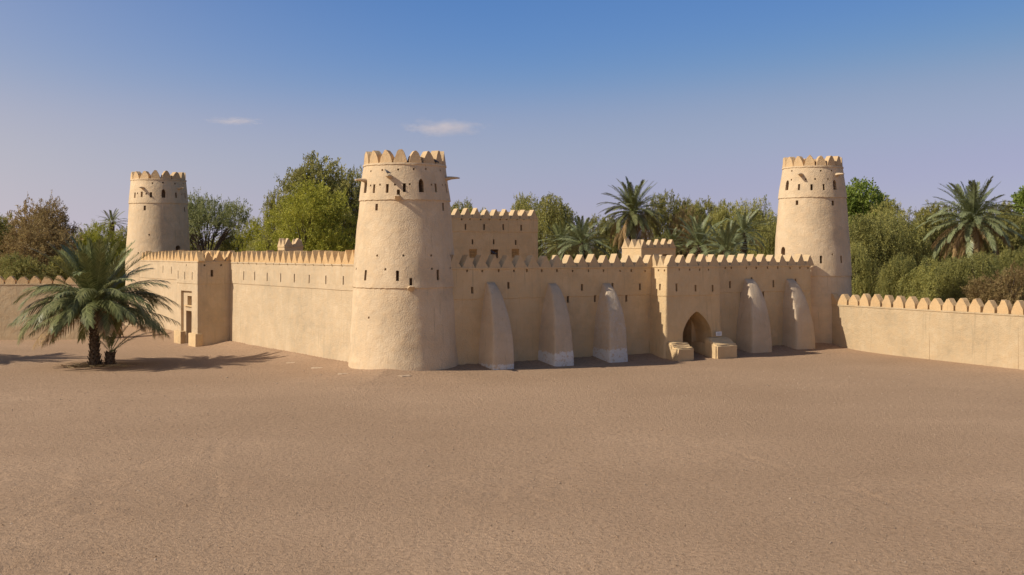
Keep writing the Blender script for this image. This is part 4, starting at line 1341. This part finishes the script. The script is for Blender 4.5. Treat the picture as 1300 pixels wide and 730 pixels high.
# ------------------------------------------------------------------ birds
def bird_mesh(name, mat, s=1.0):
    """perched bird: one skin from tail over body, neck and head to the beak; +x is forward"""
    spine = [(-.17, .06, .004, .03), (-.10, .085, .012, .034), (-.05, .10, .045, .05), (0, .115, .062, .066), (.05, .14, .055, .058), (.085, .18, .034, .034),
             (.10, .205, .030, .031), (.118, .215, .026, .026), (.14, .212, .010, .010), (.165, .205, .002, .002)]
    n = 10; vs = []
    for (x, z, rw, rh) in spine:
        for i in range(n):
            a = 2 * math.pi * i / n
            vs.append((x * s, rw * math.cos(a) * s, (z + rh * math.sin(a)) * s))
    fs = [(k * n + i, k * n + (i + 1) % n, (k + 1) * n + (i + 1) % n, (k + 1) * n + i) for k in range(len(spine) - 1) for i in range(n)]
    fs += [tuple(range(n))[::-1], tuple(range((len(spine) - 1) * n, len(spine) * n))]
    for sg in (-1, 1):
        b = len(vs); y = sg * .022
        for (x, z) in ((0.0, .07), (.012, 0.0)):
            vs += [((x - .005) * s, (y - .005) * s, z * s), ((x + .005) * s, (y - .005) * s, z * s), ((x + .005) * s, (y + .005) * s, z * s), ((x - .005) * s, (y + .005) * s, z * s)]
        fs += [(b + i, b + (i + 1) % 4, b + 4 + (i + 1) % 4, b + 4 + i) for i in range(4)] + [(b + 7, b + 6, b + 5, b + 4)]
    me = bpy.data.meshes.new(name); me.from_pydata(vs, [], fs); me.materials.append(mat)
    soften(me, 60)
    return me
bird_d = bird_mesh('bird', M_BIRD, 1.15); bird_b = bird_mesh('bird_brown', M_BIRDB, 1.0)
def put_bird(label, me, loc, rz):
    o = obj('bird', me, None, None, loc, (0, 0, rz)); tag(o, label, 'bird', 'birds perched on the fort')
a_, z_, r_, _ = hit_n(495.0, 224)
put_bird('dark bird perched on the mud spout of the near tower', bird_d, (NX + (r_ + .34) * math.cos(a_), NY + (r_ + .34) * math.sin(a_), z_ + .08), R(150))
a_, z_, r_, _ = hit_n(553.5, 211)
rr0 = 2.18
put_bird('dark bird in a gap of the near tower crest, right side', bird_d, (NX + rr0 * math.cos(a_), NY + rr0 * math.sin(a_), 10.665), R(200))
bx_, bz_, _ = plane_hit(621.0, 322, org_r, TH, 0.25)
bp_ = fort(4.05 + 0.845 * round((bx_ - 4.05) / 0.845), 0.22)
put_bird('black bird on a merlon in front of the keep window', bird_d, (bp_[0], bp_[1], MZ_R + 0.67), R(160))

# ------------------------------------------------------------------ pale slabs let into the yard near the left wall
M_SLAB = plain('pale_stone', (0.50, 0.375, 0.25), 0.9, 0.4, 7, 0.25)
for i, (px0, py0, w_, d_, lab) in enumerate(((370, 460.5, .75, .42, 'first pale slab in the yard counting from the yard palm'), (405, 467, .85, .45, 'second pale slab in the yard counting from the yard palm'),
        (436, 474.5, .8, .5, 'third pale slab in the yard counting from the yard palm'), (513, 477, .9, .55, 'pale slab in the yard right in front of the thick near tower'))):
    X, Y, z = gpt(px0, py0)
    bm = bmesh.new()
    rr = random.Random(i + 40); n_ = 11
    poly = [(w_ / 2 * math.cos(2 * math.pi * k / n_) * rr.uniform(.75, 1.15), d_ / 2 * math.sin(2 * math.pi * k / n_) * rr.uniform(.75, 1.15)) for k in range(n_)]
    lo = [bm.verts.new((x, y, -.10)) for x, y in poly]; hi = [bm.verts.new((x * .93, y * .93, .02 + rr.uniform(-.008, .008))) for x, y in poly]
    bm.faces.new(hi); bm.faces.new(lo[::-1])
    for k in range(n_): bm.faces.new((lo[k], lo[(k + 1) % n_], hi[(k + 1) % n_], hi[k]))
    tag(obj('stone_slab', bm_mesh('stone_slab', bm, M_SLAB), None, None, (X, Y, z)), lab, 'slab', 'pale slabs in the yard')

# ------------------------------------------------------------------ loose stones on the yard
A = Acc()
npb = 2600
py_ = rng.uniform(470, 740, npb); px_ = rng.uniform(-20, 1320, npb)
for px0, py0 in zip(px_, py_):
    X, Y, z = gpt(px0, py0)
    sz = rng.uniform(.012, .03) * (1.6 if rng.random() < .06 else 1) * (Y / 30) ** .5
    v = np.array([[1, 0, 0], [0, 1, 0], [-1, 0, 0], [0, -1, 0], [0.1, .1, .7], [0, 0, -.5]]) * sz * rng.uniform(.6, 1.3, (6, 3))
    a = rng.uniform(0, 6.28); ca, sa = math.cos(a), math.sin(a)
    v = np.stack([v[:, 0] * ca - v[:, 1] * sa + X, v[:, 0] * sa + v[:, 1] * ca + Y, v[:, 2] + z + .006], -1)
    A.add(v, np.array([[0, 1, 4], [1, 2, 4], [2, 3, 4], [3, 0, 4], [1, 0, 5], [2, 1, 5], [3, 2, 5], [0, 3, 5]]))
tag(obj('loose_stones', A.mesh('loose_stones', [M_PEB])), 'small loose stones scattered over the sandy yard', 'stones', kind='stuff')

A = Acc()
ncl = 9000
cy_ = 19 + 30 * rng.random(ncl) ** 1.3; cx_ = rng.uniform(-.47, .47, ncl) * cy_
keep_ = vnoise(cx_, cy_, 2.6, 31) + .6 * vnoise(cx_, cy_, .8, 32) > -.05
cx_, cy_ = cx_[keep_], cy_[keep_]; ncl = len(cx_)
ix_ = np.clip(np.searchsorted(gx, cx_), 1, nxg - 1); iy_ = np.clip(np.searchsorted(gy, cy_), 1, nyg - 1)
cz_ = GZ[iy_, ix_]
sz_c = rng.uniform(.008, .024, ncl) * np.where(rng.random(ncl) < .05, 1.7, 1.0)
tmpl = np.array([[1, 0, 0], [0, 1, 0], [-1, 0, 0], [0, -1, 0], [0.1, .1, .75], [0, 0, -.6]])
V = tmpl[None] * sz_c[:, None, None] * rng.uniform(.55, 1.4, (ncl, 6, 3))
V = V + np.stack([cx_, cy_, cz_ + .002], -1)[:, None, :]
tf = np.array([[0, 1, 4], [1, 2, 4], [2, 3, 4], [3, 0, 4], [1, 0, 5], [2, 1, 5], [3, 2, 5], [0, 3, 5]])
F = (tf[None] + (np.arange(ncl) * 6)[:, None, None]).reshape(-1, 3)
A.add(V.reshape(-1, 3), F)
tag(obj('earth_clods', A.mesh('earth_clods', [g_me.materials[0]])), 'small crumbs of earth lying on the near part of the yard', 'clods', kind='stuff')

# ------------------------------------------------------------------ clouds
def cloud(label, px, py, wpx, hpx, dens, seed, Yd=3000.0, lumps=7, base=0.35):
    """thin fair-weather cloud: a lumpy closed hull filled with vapour"""
    r = np.random.default_rng(seed)
    X, Z = at(px, Yd), zat(py, Yd)
    k = Yd / F_PX
    w, h = wpx * k / 2, hpx * k / 2
    m = bpy.data.materials.new('cloud_vapour'); m.use_nodes = True
    nt = m.node_tree; nt.nodes.clear()
    out = N(nt, 'ShaderNodeOutputMaterial'); vol = N(nt, 'ShaderNodeVolumePrincipled')
    oc = N(nt, 'ShaderNodeTexCoord').outputs['Object']
    n = noise_tex(nt, scaled(nt, oc, (4.5 / w, 4.5 / w, 1.8 / h)), 1.0, 6, 0.62)
    ln = N(nt, 'ShaderNodeVectorMath', operation='LENGTH'); nt.links.new(scaled(nt, oc, (1 / w, 1 / w, 1 / h)), ln.inputs[0])
    ed = N(nt, 'ShaderNodeMapRange'); ed.inputs['From Min'].default_value = 0.15; ed.inputs['From Max'].default_value = 1.0
    ed.inputs['To Min'].default_value = 0.17; ed.inputs['To Max'].default_value = -0.34
    nt.links.new(ln.outputs['Value'], ed.inputs['Value'])
    ad = N(nt, 'ShaderNodeMath', operation='ADD'); nt.links.new(n, ad.inputs[0]); nt.links.new(ed.outputs[0], ad.inputs[1])
    rp = N(nt, 'ShaderNodeMapRange'); rp.inputs['From Min'].default_value = 0.42; rp.inputs['From Max'].default_value = 0.75
    rp.inputs['To Min'].default_value = 0.0; rp.inputs['To Max'].default_value = dens
    nt.links.new(ad.outputs[0], rp.inputs['Value'])
    nt.links.new(rp.outputs[0], vol.inputs['Density'])
    vol.inputs['Color'].default_value = (0.97, 0.95, 0.95, 1)
    vol.inputs['Anisotropy'].default_value = 0.2
    nt.links.new(vol.outputs[0], out.inputs['Volume'])
    bm = bmesh.new()
    bmesh.ops.create_icosphere(bm, subdivisions=4, radius=1.0)
    for v in bm.verts:
        q = 1.0 + 0.18 * mnoise.noise(v.co * 2.2 + Vector((seed, 0, 0)))
        v.co = Vector((v.co.x * w * q, v.co.y * w * .6 * q, v.co.z * h * q * (1.0 if v.co.z > 0 else 0.6)))
    me = bm_mesh('cloud', bm, m)
    o = obj('cloud', me, None, None, (X, Yd, Z))
    tag(o, label, 'cloud', 'small clouds')
    return o
cloud('small pale cloud above the keep, right of the thick near tower top', 562, 163, 170, 34, 0.010, 3)
cloud('faint thin cloud streak between the left tower and the big tree', 297, 154, 120, 14, 0.011, 8)
